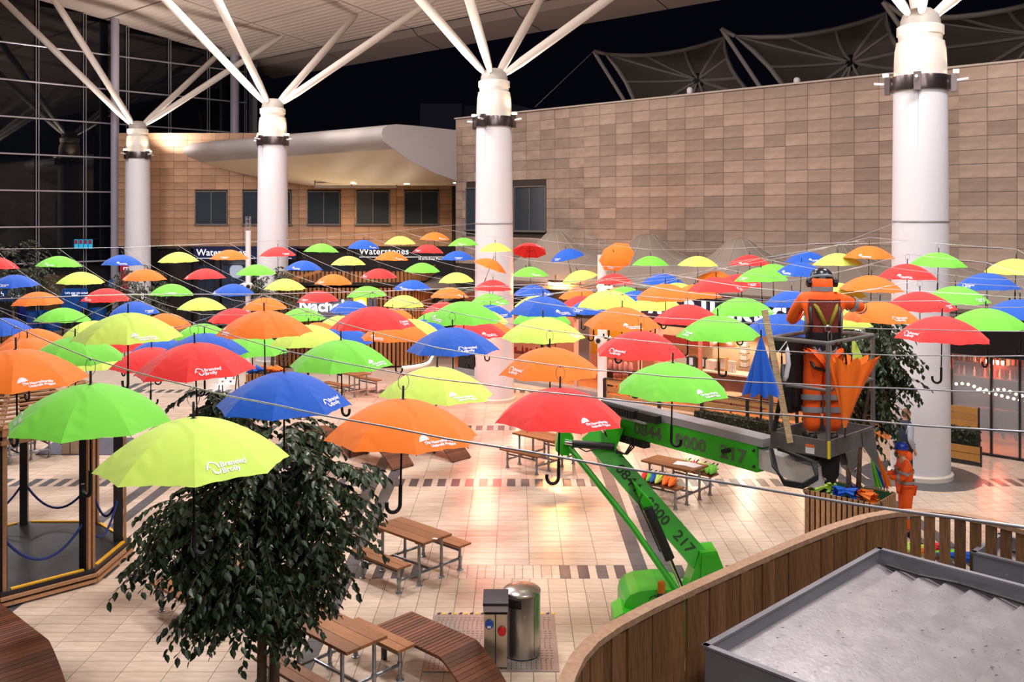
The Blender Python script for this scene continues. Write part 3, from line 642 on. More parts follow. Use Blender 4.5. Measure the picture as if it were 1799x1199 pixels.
# ------------------------------------------------------------------ closed umbrella (loose, hanging or lying)
def closed_umbrella(p_top, p_bot, c, label, rmax=.09, cat='umbrella', group=None, curl=None, logo=False):
    a = Vector(p_top); b = Vector(p_bot); L_ = (b - a).length; d = (b - a).normalized(); sd = d.orthogonal().normalized(); td = d.cross(sd)
    t = thing('closed_umbrella', a.lerp(b, .5) if a.z > .1 and b.z > .1 else (b if b.z < a.z else a), label, cat, group)
    mb = MB(); N_ = 32
    def fn(i, j):
        f = j / 9; r = (.012 + rmax * f ** .9) * (1 + .28 * math.cos(8 * 2 * PI * i / N_) * f); ang = 2 * PI * i / N_
        ln = .62 * L_ * f + (.02 * math.cos(8 * 2 * PI * i / N_) if j == 9 else 0)
        return a + d * (.08 * L_ + ln) + (sd * math.cos(ang) + td * math.sin(ang)) * r
    mb.grid(N_, 10, fn, closeu=True); part(t, 'canopy', mb, FAB[c], 0)
    part(t, 'ferrule', MB().tube(a, a + d * .1 * L_, .008), M_BLACK)
    part(t, 'shaft', MB().tube(a + d * .6 * L_, a + d * .86 * L_, .008), M_BLACK)
    hk = [a + d * L_ * .84, a + d * L_ * .94] + [a + d * (L_ * .945 + .045 * math.sin(q)) + sd * (.045 - .045 * math.cos(q)) for q in [PI * i / 7 for i in range(8)]]
    part(t, 'handle', MB().path(hk, .013, 8), M_RUBBER, 40)
    return t
# ------------------------------------------------------------------ restaurant tents over the shop row
def tz(U, V):
    f = (V - 25.2) / 4.4; z = 3.55 + .75 * f + .35 * math.sin(PI * max(0, min(1, f)))
    return z
PEAKS = [(23.7, 27.9, 5.55), (19.3, 27.7, 5.5), (15.6, 27.7, 5.4), (12.2, 27.7, 5.25), (9.7, 27.7, 5.15), (6.6, 27.7, 5.1)]
def tent_z(U, V):
    z = tz(U, V); best = 0
    for (pu, pv, pz) in PEAKS:
        d = math.hypot(U - pu, (V - pv) * .8); h = (pz - tz(pu, pv)); 
        best = max(best, h * math.exp(-((max(d, .3) / .95) ** 1.35)))
    if U > 24.6: z -= (U - 24.6) * .32
    return z + best * 1.12
M_TENT = mat('tent_mesh', srgb(158, 147, 136), .85, var=.05, scale=1.5, alpha=.8)
M_SEAM = mat('tent_seam', srgb(196, 188, 176), .7, alpha=.8)
edges = [27.4, 21.5, 17.5, 13.9, 10.9, 8.2, 4.5]
names = ['leftmost conical mesh tent sloping down beside the middle column', 'conical mesh tent behind the white camera pole', 'third conical mesh tent from the left above the red umbrellas', 'conical mesh tent peaking behind the worker in the lift', 'conical mesh tent behind the nearest white column', 'conical mesh tent at the right edge']
for i, (pu, pv, pz) in enumerate(PEAKS):
    u0, u1 = edges[i], edges[i + 1]; x, y = uv(pu, pv)
    t = thing('mesh_tent', (x, y, 3.6), names[i], 'tent', 'conical tents over the shop row')
    nu, nv = 30, 26
    part(t, 'membrane', MB().grid(nu, nv, lambda a, b: (*uv(u0 + (u1 - u0) * a / (nu - 1), 25.2 + 4.4 * b / (nv - 1)), tent_z(u0 + (u1 - u0) * a / (nu - 1), 25.2 + 4.4 * b / (nv - 1)))), M_TENT, 0)
    for k in range(10):
        a = 2 * PI * k / 10 + .1; pts = []
        for s in range(10):
            d = .25 + 1.5 * s / 9; U = pu + d * math.cos(a); V = pv + d * math.sin(a)
            if not (25.2 <= V <= 29.6 and min(u0, u1) < U < max(u0, u1)): break
            pts.append((*uv(U, V), tent_z(U, V) + .015))
        if len(pts) > 2: part(t, 'seam', MB().path(pts, .009, 4), M_SEAM)
    part(t, 'edge_beam', MB().path([(*uv(u0 + (u1 - u0) * k / 8, 25.18), tent_z(u0 + (u1 - u0) * k / 8, 25.2) - .03) for k in range(9)], .07, 6), mat('tent_edge', srgb(120, 112, 104), .6))
# ------------------------------------------------------------------ shop row under the tents
M_FASC = mat('shop_fascia_black', srgb(16, 15, 18), .35)
def sx(px, V=25.4): return Vector((*on_line(px, V), 0))
sd = Vector((-UX, -UY, 0)); sn = Vector((-VX, -VY, 0))            # along the row to the right, and out towards us
def strip(pa, pb, V, z0, z1, th, name, m, label=None, cat=None, root=None):
    a, b = sx(pa, V), sx(pb, V); mb = MB().obox((a + b) / 2 + Vector((0, 0, (z0 + z1) / 2)), (b - a) / 2, sn * th / 2, (0, 0, (z1 - z0) / 2))
    return part(root, name, mb, m) if root else solid(name, mb, m, label, cat)
M_PINK = mat('pink_plaster', srgb(226, 170, 150), .7, var=.05); M_CREAMW = mat('warm_wall', srgb(232, 206, 170), .7, var=.05)
M_INDARK = mat('dark_interior', srgb(46, 34, 30), .6, var=.3, scale=1)
struct('wall_pink_shop', MB().obox((sx(800, 28.6) + sx(1150, 28.6)) / 2 + Vector((0, 0, 1.7)), (sx(1150, 28.6) - sx(800, 28.6)) / 2, sn * .05, (0, 0, 1.7)), M_PINK, 'pink back wall of the lit shop')
struct('wall_coffee_shop', MB().obox((sx(1150, 28.4) + sx(1440, 28.4)) / 2 + Vector((0, 0, 1.7)), (sx(1440, 28.4) - sx(1150, 28.4)) / 2, sn * .05, (0, 0, 1.7)), M_CREAMW, 'cream back wall of the coffee shop')
struct('wall_restaurant', MB().obox((sx(1440, 29) + sx(1950, 29)) / 2 + Vector((0, 0, 1.7)), (sx(1950, 29) - sx(1440, 29)) / 2, sn * .05, (0, 0, 1.7)), M_INDARK, 'dark back wall of the glazed restaurant')
struct('floor_shops', MB().extrude([sx(800, 25.6), sx(1950, 25.6), sx(1950, 29.5), sx(800, 29.5)], (0, 0, .02)), mat('orange_floor', srgb(214, 128, 66), .4, var=.1), 'warm lit floor inside the shops')
struct('ceiling_shops', MB().extrude([sx(800, 25.3) + Vector((0, 0, 3.4)), sx(1950, 25.3) + Vector((0, 0, 3.4)), sx(1950, 29.5) + Vector((0, 0, 3.4)), sx(800, 29.5) + Vector((0, 0, 3.4))], (0, 0, .1)), M_DARK, 'dark ceiling inside the shops')
t = thing('shop_fascia', sx(1080) + Vector((0, 0, 2.45)), 'long black shop fascia under the mesh tents', 'fascia')
for a, b in [(850, 1010), (1010, 1160), (1160, 1300), (1300, 1460), (1460, 1630), (1630, 1860)]: strip(a, b - 1.2, 25.35, 2.55, 3.62, .12, 'panel', M_FASC, root=t)
for a, b in [(850, 1010), (1010, 1160), (1160, 1300), (1300, 1460), (1460, 1630), (1630, 1860)]: strip(a, b, 25.25, 3.62, 3.7, .3, 'gutter', mat('gutter', srgb(96, 84, 74), .5), root=t)
sg = thing('shop_sign', sx(1250, 25.25) + Vector((0, 0, 3.0)), 'glowing white coffee shop letters on the black fascia', 'sign')
M_SIGNW = mat('sign_white', (1, 1, 1), emit=1.5)
strip(1098, 1530, 25.28, 2.86, 3.58, .03, 'backing', mat('sign_navy', srgb(20, 24, 58), .4), root=sg)
for ch, px in zip('STARBUCKSCOFFEE', [1096, 1122, 1151, 1182, 1211, 1244, 1277, 1306, 1334, 1368, 1401, 1432, 1457, 1482, 1508]):
    vs, fs = text_data(ch, .66, .03, 'CENTER', 3, .03); q = sx(px, 25.24) + Vector((0, 0, 2.96))
    part(sg, 'letter', MB().add([q + sd * v[0] * .95 + Vector((0, 0, v[1])) + sn * v[2] for v in vs], fs), M_SIGNW)
for (px, V, z, e, c_) in [(905, 27.2, 3.1, 150, (1, .55, .4)), (1000, 27.2, 3.1, 120, (1, .6, .4)), (1100, 27.2, 3.1, 110, (1, .62, .38)), (1220, 27, 3.1, 190, (1, .8, .58)), (1310, 27, 3.1, 190, (1, .8, .58)), (1700, 27.3, 2.9, 20, (1, .55, .3)), (1800, 27.3, 2.9, 20, (1, .55, .3)), (1420, 27, 2.9, 60, (1, .6, .35))]:
    lamp('shop_light', 'POINT', sx(px, V) + Vector((0, 0, z)), e, c_, .25)
# pink shop goods
M_DKRED = mat('rust_metal', srgb(120, 52, 38), .5)
rk = thing('shelf_rack', sx(905, 26.4), 'dark metal shelf rack full of bottles in the pink shop', 'shelf')
a, b = sx(880, 26.4), sx(962, 26.4); dep = sn * -.45
for p in (a, b, a + dep, b + dep): part(rk, 'upright', MB().bar(p, p + Vector((0, 0, 2.3)), .04, .04, up=(1, 0, 0)), M_DKRED)
for k, z in enumerate((.3, .8, 1.25, 1.75, 2.25)): part(rk, 'shelf', MB().extrude([a + Vector((0, 0, z)), b + Vector((0, 0, z)), b + dep + Vector((0, 0, z)), a + dep + Vector((0, 0, z))], (0, 0, .03)), M_DKRED if k != 3 else mat('orange_shelf', srgb(226, 96, 50), .5))
bcols = [srgb(60, 120, 50), srgb(200, 60, 60), srgb(215, 190, 160), srgb(90, 70, 60), srgb(230, 225, 215), srgb(70, 60, 55), srgb(190, 110, 60)]
BM = [mat('bottle_%d' % i, c, .2) for i, c in enumerate(bcols)]; ME_B = [MB().lathe([(.035, 0), (.035, .16), (.014, .21), (.014, .27)], 8).mesh('bottle', m, smooth=40) for m in BM]; ME_J = [MB().lathe([(.055, 0), (.06, .02), (.06, .15), (.05, .17), (.05, .2)], 8).mesh('jar', m, smooth=40) for m in BM]
rr = random.Random(5)
for z in (.33, .83, 1.28, 1.78):
    for k in range(9):
        p = a.lerp(b, (k + .6) / 9.4) + dep * rr.uniform(.25, .6) + Vector((0, 0, z)); kind = rr.random() < .6; ci = rr.randrange(7)
        tag(link('bottle' if kind else 'jar', (ME_B if kind else ME_J)[ci], None, p), ('small bottle standing' if kind else 'small jar standing') + ' on the %s shelf of the pink shop rack' % {.33: 'bottom', .83: 'second', 1.28: 'third', 1.78: 'orange top'}[z], 'bottle' if kind else 'jar', ('bottles' if kind else 'jars') + ' on rack shelf %d' % int(z * 100))
def small_chair(p, ang, label):
    t = thing('cafe_chair', p, label, 'chair', 'cafe chairs', ang); R_ = Matrix.Rotation(ang, 3, 'Z'); m = M_DKRED
    def W(x, y, z): return Vector(p) + R_ @ Vector((x, y, 0)) + Vector((0, 0, z))
    def lp_(name, mb): o = link(name, mb.mesh(name, m), t); return o
    lp_('seat', MB().box(-.2, .2, -.2, .2, .44, .47))
    for x in (-.18, .18):
        for y in (-.18, .18): lp_('leg', MB().tube((x, y, 0), (x, y, .45 if y < 0 else .88), .014, n=6))
    for z in (.6, .7, .8, .87): lp_('slat', MB().box(-.18, .18, .165, .19, z - .02, z + .015))
    return t
small_chair(sx(975, 26.3), .8, 'rust coloured slat back chair right of the shelf rack'); small_chair(sx(1000, 26.7), .2, 'rust coloured slat back chair left of the camera pole')
small_chair(sx(1088, 26.6), 2.6, 'slat back chair right of the white camera pole'); small_chair(sx(870, 26.0), 1.5, 'dark slat back chair left of the shelf rack')
gc = thing('plant_crate', sx(888, 25.7), 'green crate of grass standing before the shelf rack', 'crate')
part(gc, 'box', MB().rbox(sx(888, 25.7) + Vector((0, 0, .16)), .7, .35, .3, -.74), mat('crate_green', srgb(40, 110, 50), .6))
mb = MB()
for k in range(90):
    p = sx(888, 25.7) + sd * rr.uniform(-.3, .3) + sn * rr.uniform(-.14, .14) + Vector((0, 0, .3)); mb.add([p - sd * .012, p + sd * .012, p + Vector((rr.uniform(-.06, .06), rr.uniform(-.06, .06), rr.uniform(.1, .22)))], [(0, 1, 2)])
part(gc, 'grass', mb, mat('grass', srgb(60, 150, 50), .6), kind='stuff')
strip(1040, 1118, 27.9, .9, 2.5, .06, 'yellow_panel', mat('yellow_panel', srgb(245, 180, 40), .5), 'yellow wall panel behind the white camera pole', 'panel')
strip(1016, 1036, 27.4, .1, 2.4, .06, 'grey_panel', M_GREYP, 'grey notice panel left of the white camera pole', 'panel')
strip(806, 850, 25.5, 0, 2.6, .08, 'dark_doorway', mat('door_dark', srgb(28, 28, 30), .15), 'dark glazed doorway at the left of the pink shop', 'door')
struct('trim_2', MB().obox((sx(800, 25.3) + sx(1060, 25.3)) / 2 + Vector((0, 0, .07)), (sx(1060, 25.3) - sx(800, 25.3)) / 2, sn * .25, (0, 0, .07)), M_GREYP, 'grey stone step before the pink shop')
for k, px in enumerate((852, 878, 1010, 1122, 1158, 1228)):
    strip(px, px + 5, 25.45, 0, 2.6, .1, 'shop_post', M_PINK if k < 5 else mat('salmon_post', srgb(214, 130, 104), .5), 'slim pink post of the shop row, %s from the left' % ORD[k], 'post')
# glass jars display on a dark table
dt = thing('display_table', sx(1085, 25.9), 'dark display table of pink vases beside the camera pole', 'table'); strip(1068, 1112, 25.9, .78, .82, .5, 'top', M_INDARK, root=dt)
for px in (1069, 1110): strip(px, px + 2, 25.9, 0, .78, .4, 'leg', M_INDARK, root=dt)
ME_V = MB().lathe([(.05, 0), (.075, .1), (.06, .28), (.04, .3)], 10).mesh('vase', mat('vase_pink', srgb(214, 140, 132), .3), smooth=40)
for k in range(5): tag(link('vase', ME_V, None, sx(1072 + 9 * k, 25.9) + Vector((0, 0, .82))), 'pink vase, %s of the five from the left on the display table' % ORD[k], 'vase', 'vases on the display table')
# coffee shop interior
ct = thing('coffee_counter', sx(1260, 26.9), 'long coffee counter with machines in the lit shop', 'counter')
strip(1165, 1345, 26.9, 0, 1.0, .6, 'body', mat('counter_front', srgb(112, 74, 56), .5, var=.3, scale=2), root=ct); strip(1160, 1350, 26.9, 1.0, 1.05, .75, 'worktop', mat('worktop', srgb(238, 222, 200), .3), root=ct)
for k, (pa, pb, h, cc, nm, lab) in enumerate([(1184, 1208, .32, (232, 222, 214), 'coffee_machine', 'white coffee machine on the counter left end'), (1209, 1219, .34, (40, 38, 42), 'till_screen', 'black till screen on the counter beside the salmon post'), (1226, 1238, .34, (44, 42, 46), 'till_screen', 'black till with a pale screen right of the salmon post'), (1244, 1260, .3, (236, 226, 210), 'pastry_case', 'pale pastry case mid counter'), (1264, 1276, .42, (190, 150, 96), 'grinder', 'brown grinder stack on the counter below the orange pendant')]):
    t = thing(nm, sx((pa + pb) / 2, 26.9) + Vector((0, 0, 1.05)), lab, nm.replace('_', ' ')); strip(pa, pb, 26.95, 1.05, 1.05 + h, .3, 'body', mat('app_%d' % k, srgb(*cc), .35), root=t); strip(pa + 2, pb - 2, 26.78, 1.13, 1.03 + h, .02, 'face', mat('screen_pale', srgb(200, 205, 220), .3, emit=.4) if nm == 'till_screen' else M_CREAM, root=t)
ME_CUP = MB().lathe([(.03, 0), (.042, .11), (.044, .12), (.02, .13)], 10).mesh('cup', M_WHITE, smooth=40)
for k in range(9): tag(link('paper_cup', ME_CUP, None, sx(1281 + (k % 3) * 5, 26.8) + Vector((0, 0, 1.05 + .12 * (k // 3)))), 'white paper cup in the stacks on the counter right end', 'cup', 'stacked cups')
t = thing('menu_board', sx(1255, 28.2) + Vector((0, 0, 2.0)), 'dark menu board high on the coffee shop wall', 'board')
for a_, b_ in ((1205, 1226), (1230, 1258), (1262, 1302)): strip(a_, b_, 28.2, 1.95, 2.6, .05, 'panel', mat('menu_black', srgb(34, 36, 34), .5, var=.3, scale=3), root=t)
strip(1166, 1246, 28.1, 1.55, 1.85, .08, 'red_banner', mat('red_banner', srgb(150, 44, 40), .5), 'dark red banner below the menu boards', 'banner')
t = thing('wall_shelf', sx(1330, 28.1) + Vector((0, 0, 2.1)), 'yellow edged shelf of boxes on the coffee shop wall', 'shelf'); strip(1306, 1356, 28.1, 2.15, 2.2, .3, 'board', mat('yellow_shelf', srgb(240, 186, 60), .5), root=t)
for k in range(7): strip(1310 + k * 6.4, 1315 + k * 6.4, 28.05, 2.2, 2.45, .2, 'goods_box', [mat('gb0', srgb(236, 230, 222)), mat('gb1', srgb(190, 70, 50)), mat('gb2', srgb(220, 170, 120))][k % 3], 'small goods box, %s along the yellow shelf' % ORD[k], 'box')
t = thing('wall_rack', sx(1310, 27.9) + Vector((0, 0, 1.05)), 'narrow black rack of white packs on the cream wall', 'rack')
for k in range(4): strip(1302, 1314, 27.9, 1.08 + k * .22, 1.1 + k * .22, .25, 'shelf', M_BLACK, root=t); strip(1303, 1313, 27.85, 1.1 + k * .22, 1.24 + k * .22, .18, 'pack', M_WHITE, root=t)
t = thing('pendant_lamp', sx(1271, 26.3) + Vector((0, 0, 2.0)), 'orange ribbed pendant lamp over the coffee counter', 'lamp')
q = sx(1271, 26.3); part(t, 'shade', MB().lathe([(.42, 1.95), (.34, 2.05), (.2, 2.12), (.16, 2.25), (.13, 2.28), (.12, 2.4), (.05, 2.46)], 20, q), mat('pendant_orange', srgb(214, 106, 40), .4), 30); part(t, 'cord', MB().tube(q + Vector((0, 0, 2.46)), q + Vector((0, 0, 3.4)), .012), M_BLACK)
t = thing('round_table', sx(1284, 25.0), 'round pale cafe table beside the closed blue umbrella', 'table'); q = sx(1284, 25.0)
part(t, 'top', MB().lathe([(.36, .72), (.37, .74), (.36, .75)], 24, q), mat('table_pale', srgb(226, 180, 130), .4)); part(t, 'stem', MB().tube(q, q + Vector((0, 0, .72)), .03), M_BLACK); part(t, 'foot', MB().lathe([(.22, 0), (.22, .02), (.03, .04)], 16, q), M_BLACK)
# timber balustrade and hedge in front of the coffee shop
M_TIMB = wood('balustrade_timber', (196, 148, 92)); tb = thing('balustrade', sx(1220, 23.6), 'timber and black post balustrade in front of the coffee shop', 'balustrade')
pp = [1062, 1158, 1233, 1313, 1400]
for px in pp: strip(px - 2, px + 2.5, 23.6, 0, .95, .06, 'post', M_BLACK, root=tb)
for pa_, pb_ in zip(pp[:-1], pp[1:]):
    for z in (.12, .34, .56, .78): strip(pa_ + 3, pb_ - 3, 23.62, z, z + .15, .03, 'board', M_TIMB, root=tb)
    strip(pa_, pb_, 23.6, .95, .98, .06, 'rail', M_BLACK, root=tb)
M_HEDGE = mat('hedge_leaf', srgb(58, 66, 40), .6, rnd=.3, var=.3, scale=8)
def hedge(name, a, b, wid, z0, z1, label, n):
    mb = MB(); r_ = random.Random(9); a = Vector(a); b = Vector(b); d = b - a; nrm = Vector((-d.y, d.x, 0)).normalized()
    for k in range(n):
        c = a + d * r_.random() + nrm * r_.uniform(-wid / 2, wid / 2) + Vector((0, 0, r_.uniform(z0 + .1, z1)))
        v = [Vector((r_.gauss(0, 1), r_.gauss(0, 1), r_.gauss(0, 1))).normalized() * .035 for _ in range(2)]; mb.add([c - v[0], c + v[1], c + v[0], c - v[1]], [(0, 1, 2, 3)], r_.random())
    core = MB().obox((a + b) / 2 + Vector((0, 0, (z0 + z1) / 2)), d / 2, nrm * wid * .42, (0, 0, (z1 - z0) * .45))
    t = thing(name, (a + b) / 2, label, 'hedge'); part(t, 'leaves', mb, M_HEDGE, kind='stuff'); part(t, 'core', core, mat('hedge_core', srgb(24, 28, 16), .9)); return t
hedge('box_hedge', sx(1225, 22.95), sx(1380, 22.95), .4, 0, .6, 'low box hedge running behind the green lift boom', 3500)
# restaurant glass front at the right
t = thing('restaurant_front', sx(1740, 25.6), 'black framed restaurant glass front right of the nearest column', 'shopfront')
for px in (1672, 1742, 1792, 1845): strip(px - 1.6, px + 1.6, 25.6, 0, 2.55, .1, 'mullion', M_BLACK, root=t)
strip(1668, 1860, 25.6, 0, .06, .1, 'sill', M_BLACK, root=t); strip(1668, 1860, 25.6, 2.5, 2.58, .12, 'head', mat('head_grey', srgb(180, 172, 165), .5), root=t)
M_CLR = mat('clear_glass', (.9, .92, .95), .03, alpha=.16, spec=1.0)
for a_, b_ in ((1674, 1740), (1744, 1790), (1794, 1843)): strip(a_, b_, 25.6, .06, 2.5, .015, 'pane', M_CLR, root=t)
M_BULB = mat('bulb', (1, .62, .35), emit=7)
ME_BULB = MB().ball((0, 0, 0), .04, n=10, m=6).mesh('bulb', M_BULB, smooth=0)
for k in range(16):
    px = 1680 + k * 10.5; p = sx(px, 26.6 + .25 * math.sin(k)) + Vector((0, 0, 1.55 - .006 * k)); tag(link('festoon_bulb', ME_BULB, None, p), 'warm festoon bulb strung inside the restaurant glass', 'bulb', 'upper festoon bulbs')
for k in range(10):
    p = sx(1718 + k * 10.5, 27.6) + Vector((0, 0, 1.28 - .02 * k)); tag(link('festoon_bulb', ME_BULB, None, p), 'warm festoon bulb in the lower string deep inside the restaurant', 'bulb', 'lower festoon bulbs')
solid('festoon_cable', MB().path([sx(1675 + 20 * k, 26.6) + Vector((0, 0, 1.61 - .01 * k)) for k in range(9)], .008, 4), M_BLACK, 'black cable of the festoon bulbs behind restaurant glass', 'cable')
for k in range(6):
    q = sx(1685 + k * 22, 27.8); tt = thing('bar_stool', q, 'dark bar stool, %s from the left inside the restaurant' % ORD[k], 'stool', 'restaurant stools')
    part(tt, 'seat', MB().lathe([(.17, .72), (.18, .75), (.16, .78)], 14, q), M_INDARK)
    for a_ in range(4): an = a_ * PI / 2 + .4; part(tt, 'leg', MB().tube(q + Vector((.2 * math.cos(an), .2 * math.sin(an), 0)), q + Vector((.13 * math.cos(an), .13 * math.sin(an), .72)), .014, n=6), M_BLACK)
t = thing('back_bar', sx(1740, 28.7), 'dark back bar shelves with glinting bottles in the restaurant', 'bar')
strip(1672, 1840, 28.6, 0, 1.0, .4, 'cabinet', M_INDARK, root=t)
for z in (1.45, 1.85, 2.2): strip(1672, 1840, 28.75, z, z + .03, .25, 'shelf', mat('bar_shelf', srgb(120, 84, 60), .4), root=t)
for z in (1.48, 1.88):
    for k in range(18): tag(link('bottle', ME_B[k % 7], None, sx(1676 + k * 9, 28.7) + Vector((0, 0, z))), 'small glinting bottle on the %s restaurant bar shelf' % ('lower' if z < 1.5 else 'upper'), 'bottle', 'bar bottles %s' % ('lower' if z < 1.5 else 'upper'))
# timber seat planter beside the column
M_SEATW = wood('seat_timber', (196, 138, 66)); t = thing('planter_bench', sx(1690, 24.6), 'timber backed bench planter with clipped hedge beside the nearest column', 'planter')
for z in (.12, .3): strip(1640, 1722, 24.3, z, z + .165, .04, 'front_board', M_SEATW, root=t)
for z in (.78, .95, 1.12): strip(1640, 1718, 25.0, z, z + .155, .04, 'back_board', M_SEATW, root=t)
for px, V in ((1723, 24.3), (1719, 25.0)): strip(px, px + 2, V, 0, .5 if V < 24.5 else 1.3, .05, 'post', M_BLACK, root=t)
strip(1640, 1723, 24.3, .02, .1, .04, 'base_rail', M_BLACK, root=t)
hedge('bench_hedge', sx(1645, 24.65), sx(1718, 24.65), .5, .2, .82, 'clipped dark hedge growing in the timber bench planter', 1800)
# red and amber heat lamps under the shop gutters
for k, (px, c_, e) in enumerate([(851, (1, .1, .05), 90), (976, (1, .36, .1), 80), (1062, (1, .3, .1), 30), (1748, (1, .12, .06), 60)]):
    q = sx(px, 24.9 if k < 3 else 28.8) + Vector((0, 0, 3.72 if k < 3 else 1.95)); t = thing('heat_lamp', q, ['red heat lamp fixed to the front of the middle column', 'amber heat lamp on the tent edge above the shelf rack', 'amber heat lamp on the tent edge beside the camera pole', 'red heat lamp glowing deep inside the restaurant'][k], 'heater')
    if k == 0: q = C_3 + Vector((-.34, -.72, 2.95)); t.location = q
    part(t, 'housing', MB().obox(q + Vector((0, 0, .07)), sd * .28, sn * .07, (0, 0, .04)), M_BLACK); part(t, 'element', MB().tube(q - sd * .28, q + sd * .28, .06, n=10), mat('heat_%d' % k, c_, emit=(900, 600, 60, 400)[k]))
    part(t, 'stem', MB().tube(q + Vector((0, 0, .1)), q + (Vector((0, 0, .3)) if k else Vector((.1, .2, .1))), .015), M_BLACK)
    lamp('heater_glow', 'POINT', q + sn * .15 + Vector((0, 0, -.15)), e, c_, .08)
# ------------------------------------------------------------------ poles with cameras
def cam_pole(p, top, r, label, cage=True, camz=None):
    t = thing('camera_pole', p, label, 'pole'); p = Vector(p)
    part(t, 'mast', MB().tube(p, p + Vector((0, 0, top)), r, n=16), M_WHITE, 40)
    for k in range(2):
        q = p + Vector(((-1, 1)[k] * r * 1.2, -r * 2.2, camz)); hd = part(t, 'camera', MB().path([q + Vector((0, .12, .02)), q + Vector((0, -.2, -.02))], [.1, .12], 12), M_WHITE, 40); part(hd, 'lens', MB().path([q + Vector((0, -.2, -.02)), q + Vector((0, -.24, -.025))], [.08, .07], 12), M_BLACK)
    if cage:
        mb = MB()
        for k in range(4): a = k * PI / 2 + .7; c = p + Vector((math.cos(a) * r * .95, math.sin(a) * r * .95, top)); mb.tube(c, c + Vector((0, 0, .55)), .012, n=5)
        for z in (.12, .28, .44): mb.path([p + Vector((math.cos(k * PI / 6) * r * .95, math.sin(k * PI / 6) * r * .95, top + z)) for k in range(12)], .008, 4, closed=True)
        part(t, 'aerial_cage', mb, M_GREYP)
    return t
q = at_z(1058, 700, 0); cam_pole((q.x, q.y, 0), H - (448 - HY) * q.y / F, .155, 'white camera pole standing before the tents', True, 2.0)
q = at_depth(436, 500, 36); cam_pole((q.x, q.y, 0), 5.5, .1, 'thin white camera pole before the far bookshop sign', True, 3.4)
# ------------------------------------------------------------------ slatted round-cornered kiosk with lit sign
M_SLATK = wood('kiosk_slat', (176, 118, 66), stretch=(30, 30, 3)); M_KDARK = mat('kiosk_dark', srgb(26, 20, 18), .6)
KX0, KX1, KY0, KY1, KR = -9.6, -3.75, 37.4, 43.0, 1.6
kpath = []
def kp(s):     # outline from front left to right side, s in metres
    L1 = KX1 - KR - KX0
    if s < L1: return Vector((KX0 + s, KY0, 0)), Vector((1, 0, 0))
    s2 = s - L1; L2 = KR * PI / 2
    if s2 < L2: a = s2 / KR; return Vector((KX1 - KR + KR * math.sin(a), KY0 + KR - KR * math.cos(a), 0)), Vector((math.cos(a), math.sin(a), 0))
    return Vector((KX1, KY0 + KR + s2 - L2, 0)), Vector((0, 1, 0))
kt = thing('slatted_kiosk', (-6.6, 40, 0), 'round cornered timber slat kiosk with glowing white sign', 'kiosk')
out = [kp(.3 * k)[0] + Vector((0, 0, 0)) for k in range(0, 36)]
poly = [(p.x, p.y + .08) for p in out if p.y < KY1] + [(KX1 - .08, KY1), (KX0, KY1)]
part(kt, 'core', MB().prism(poly, 0, 3.2), M_KDARK); part(kt, 'roof', MB().prism([(p[0], p[1] - .1) for p in poly], 3.28, 3.4), M_KDARK)
ME_S = MB().box(-.052, .052, -.02, .02, .08, 3.2).mesh('slat', M_SLATK); ME_S2 = MB().box(-.052, .052, -.02, .02, 3.42, 3.85).mesh('slat', M_SLATK)
s = .07
while s < 11.5:
    p, d = kp(s)
    if p.y < KY1 - .2:
        an = math.atan2(d.y, d.x); nrm = Vector((d.y, -d.x, 0)); q = p + nrm * .02 - Vector((-6.6, 40, 0))
        if not (p.x < -6.2 and p.y < KY0 + .01 and False): link('slat', ME_S, kt, (q.x, q.y, 0), (0, 0, an)); link('slat', ME_S2, kt, (q.x, q.y, 0), (0, 0, an))
    s += .165
part(kt, 'floor_glow_strip', MB().path([kp(5.0 + .25 * k)[0] + Vector((kp(5.0 + .25 * k)[1].y * .12, -kp(5.0 + .25 * k)[1].x * .12, .04)) for k in range(18)], .025, 6), mat('glow_white', (1, .96, .88), emit=3))  # emissive tube added to imitate the bright floor edge along the kiosk
part(kt, 'counter', MB().box(-9.3, -7.1, KY0 - .35, KY0 - .03, .95, 1.02), M_STEEL)
kx = lambda px: (px - CX) * 37.2 / F
kz = lambda py: H - (py - HY) * 37.2 / F
st = part(kt, 'sign_board', MB().box(kx(520), kx(662), 37.16, 37.3, kz(564), kz(526)), mat('sign_grey', srgb(84, 84, 104), .5))
part(st, 'lettering', text_on(MB(), "Nacho's", .62, (kx(526), 37.13, kz(547)), (1, 0, 0), (0, 0, 1), .03, off=.014), M_SIGNW)
part(kt, 'yellow_sign', MB().box(kx(622), kx(645), 37.08, 37.15, kz(548), kz(522)), mat('yellow_sign', srgb(255, 206, 30), emit=.9)); part(kt, 'round_light', MB().lathe([(.02, 0), (.22, 0), (.22, .04), (.02, .05)], 20, (kx(634), 37.06, kz(536)), Matrix.Rotation(PI / 2, 3, 'X')), M_SIGNW)
solid('pergola_beam', MB().bar((kx(492), 37.1, 3.4), (kx(565), 37.1, 3.9), .12, .12), M_SLATK, 'sloping timber beam at the left of the slatted kiosk', 'beam')
solid('flat_roof', MB().box(-6.2, -.6, 37.6, 42.5, 3.1, 3.32), mat('flat_roof', srgb(110, 100, 92), .7), 'flat grey canopy roof left of the mesh tents', 'roof')
struct('wall_far_shops', MB().box(-3.4, 3.0, 41.0, 41.2, 0, 3.1), M_KDARK, 'dark shop wall behind the middle column')
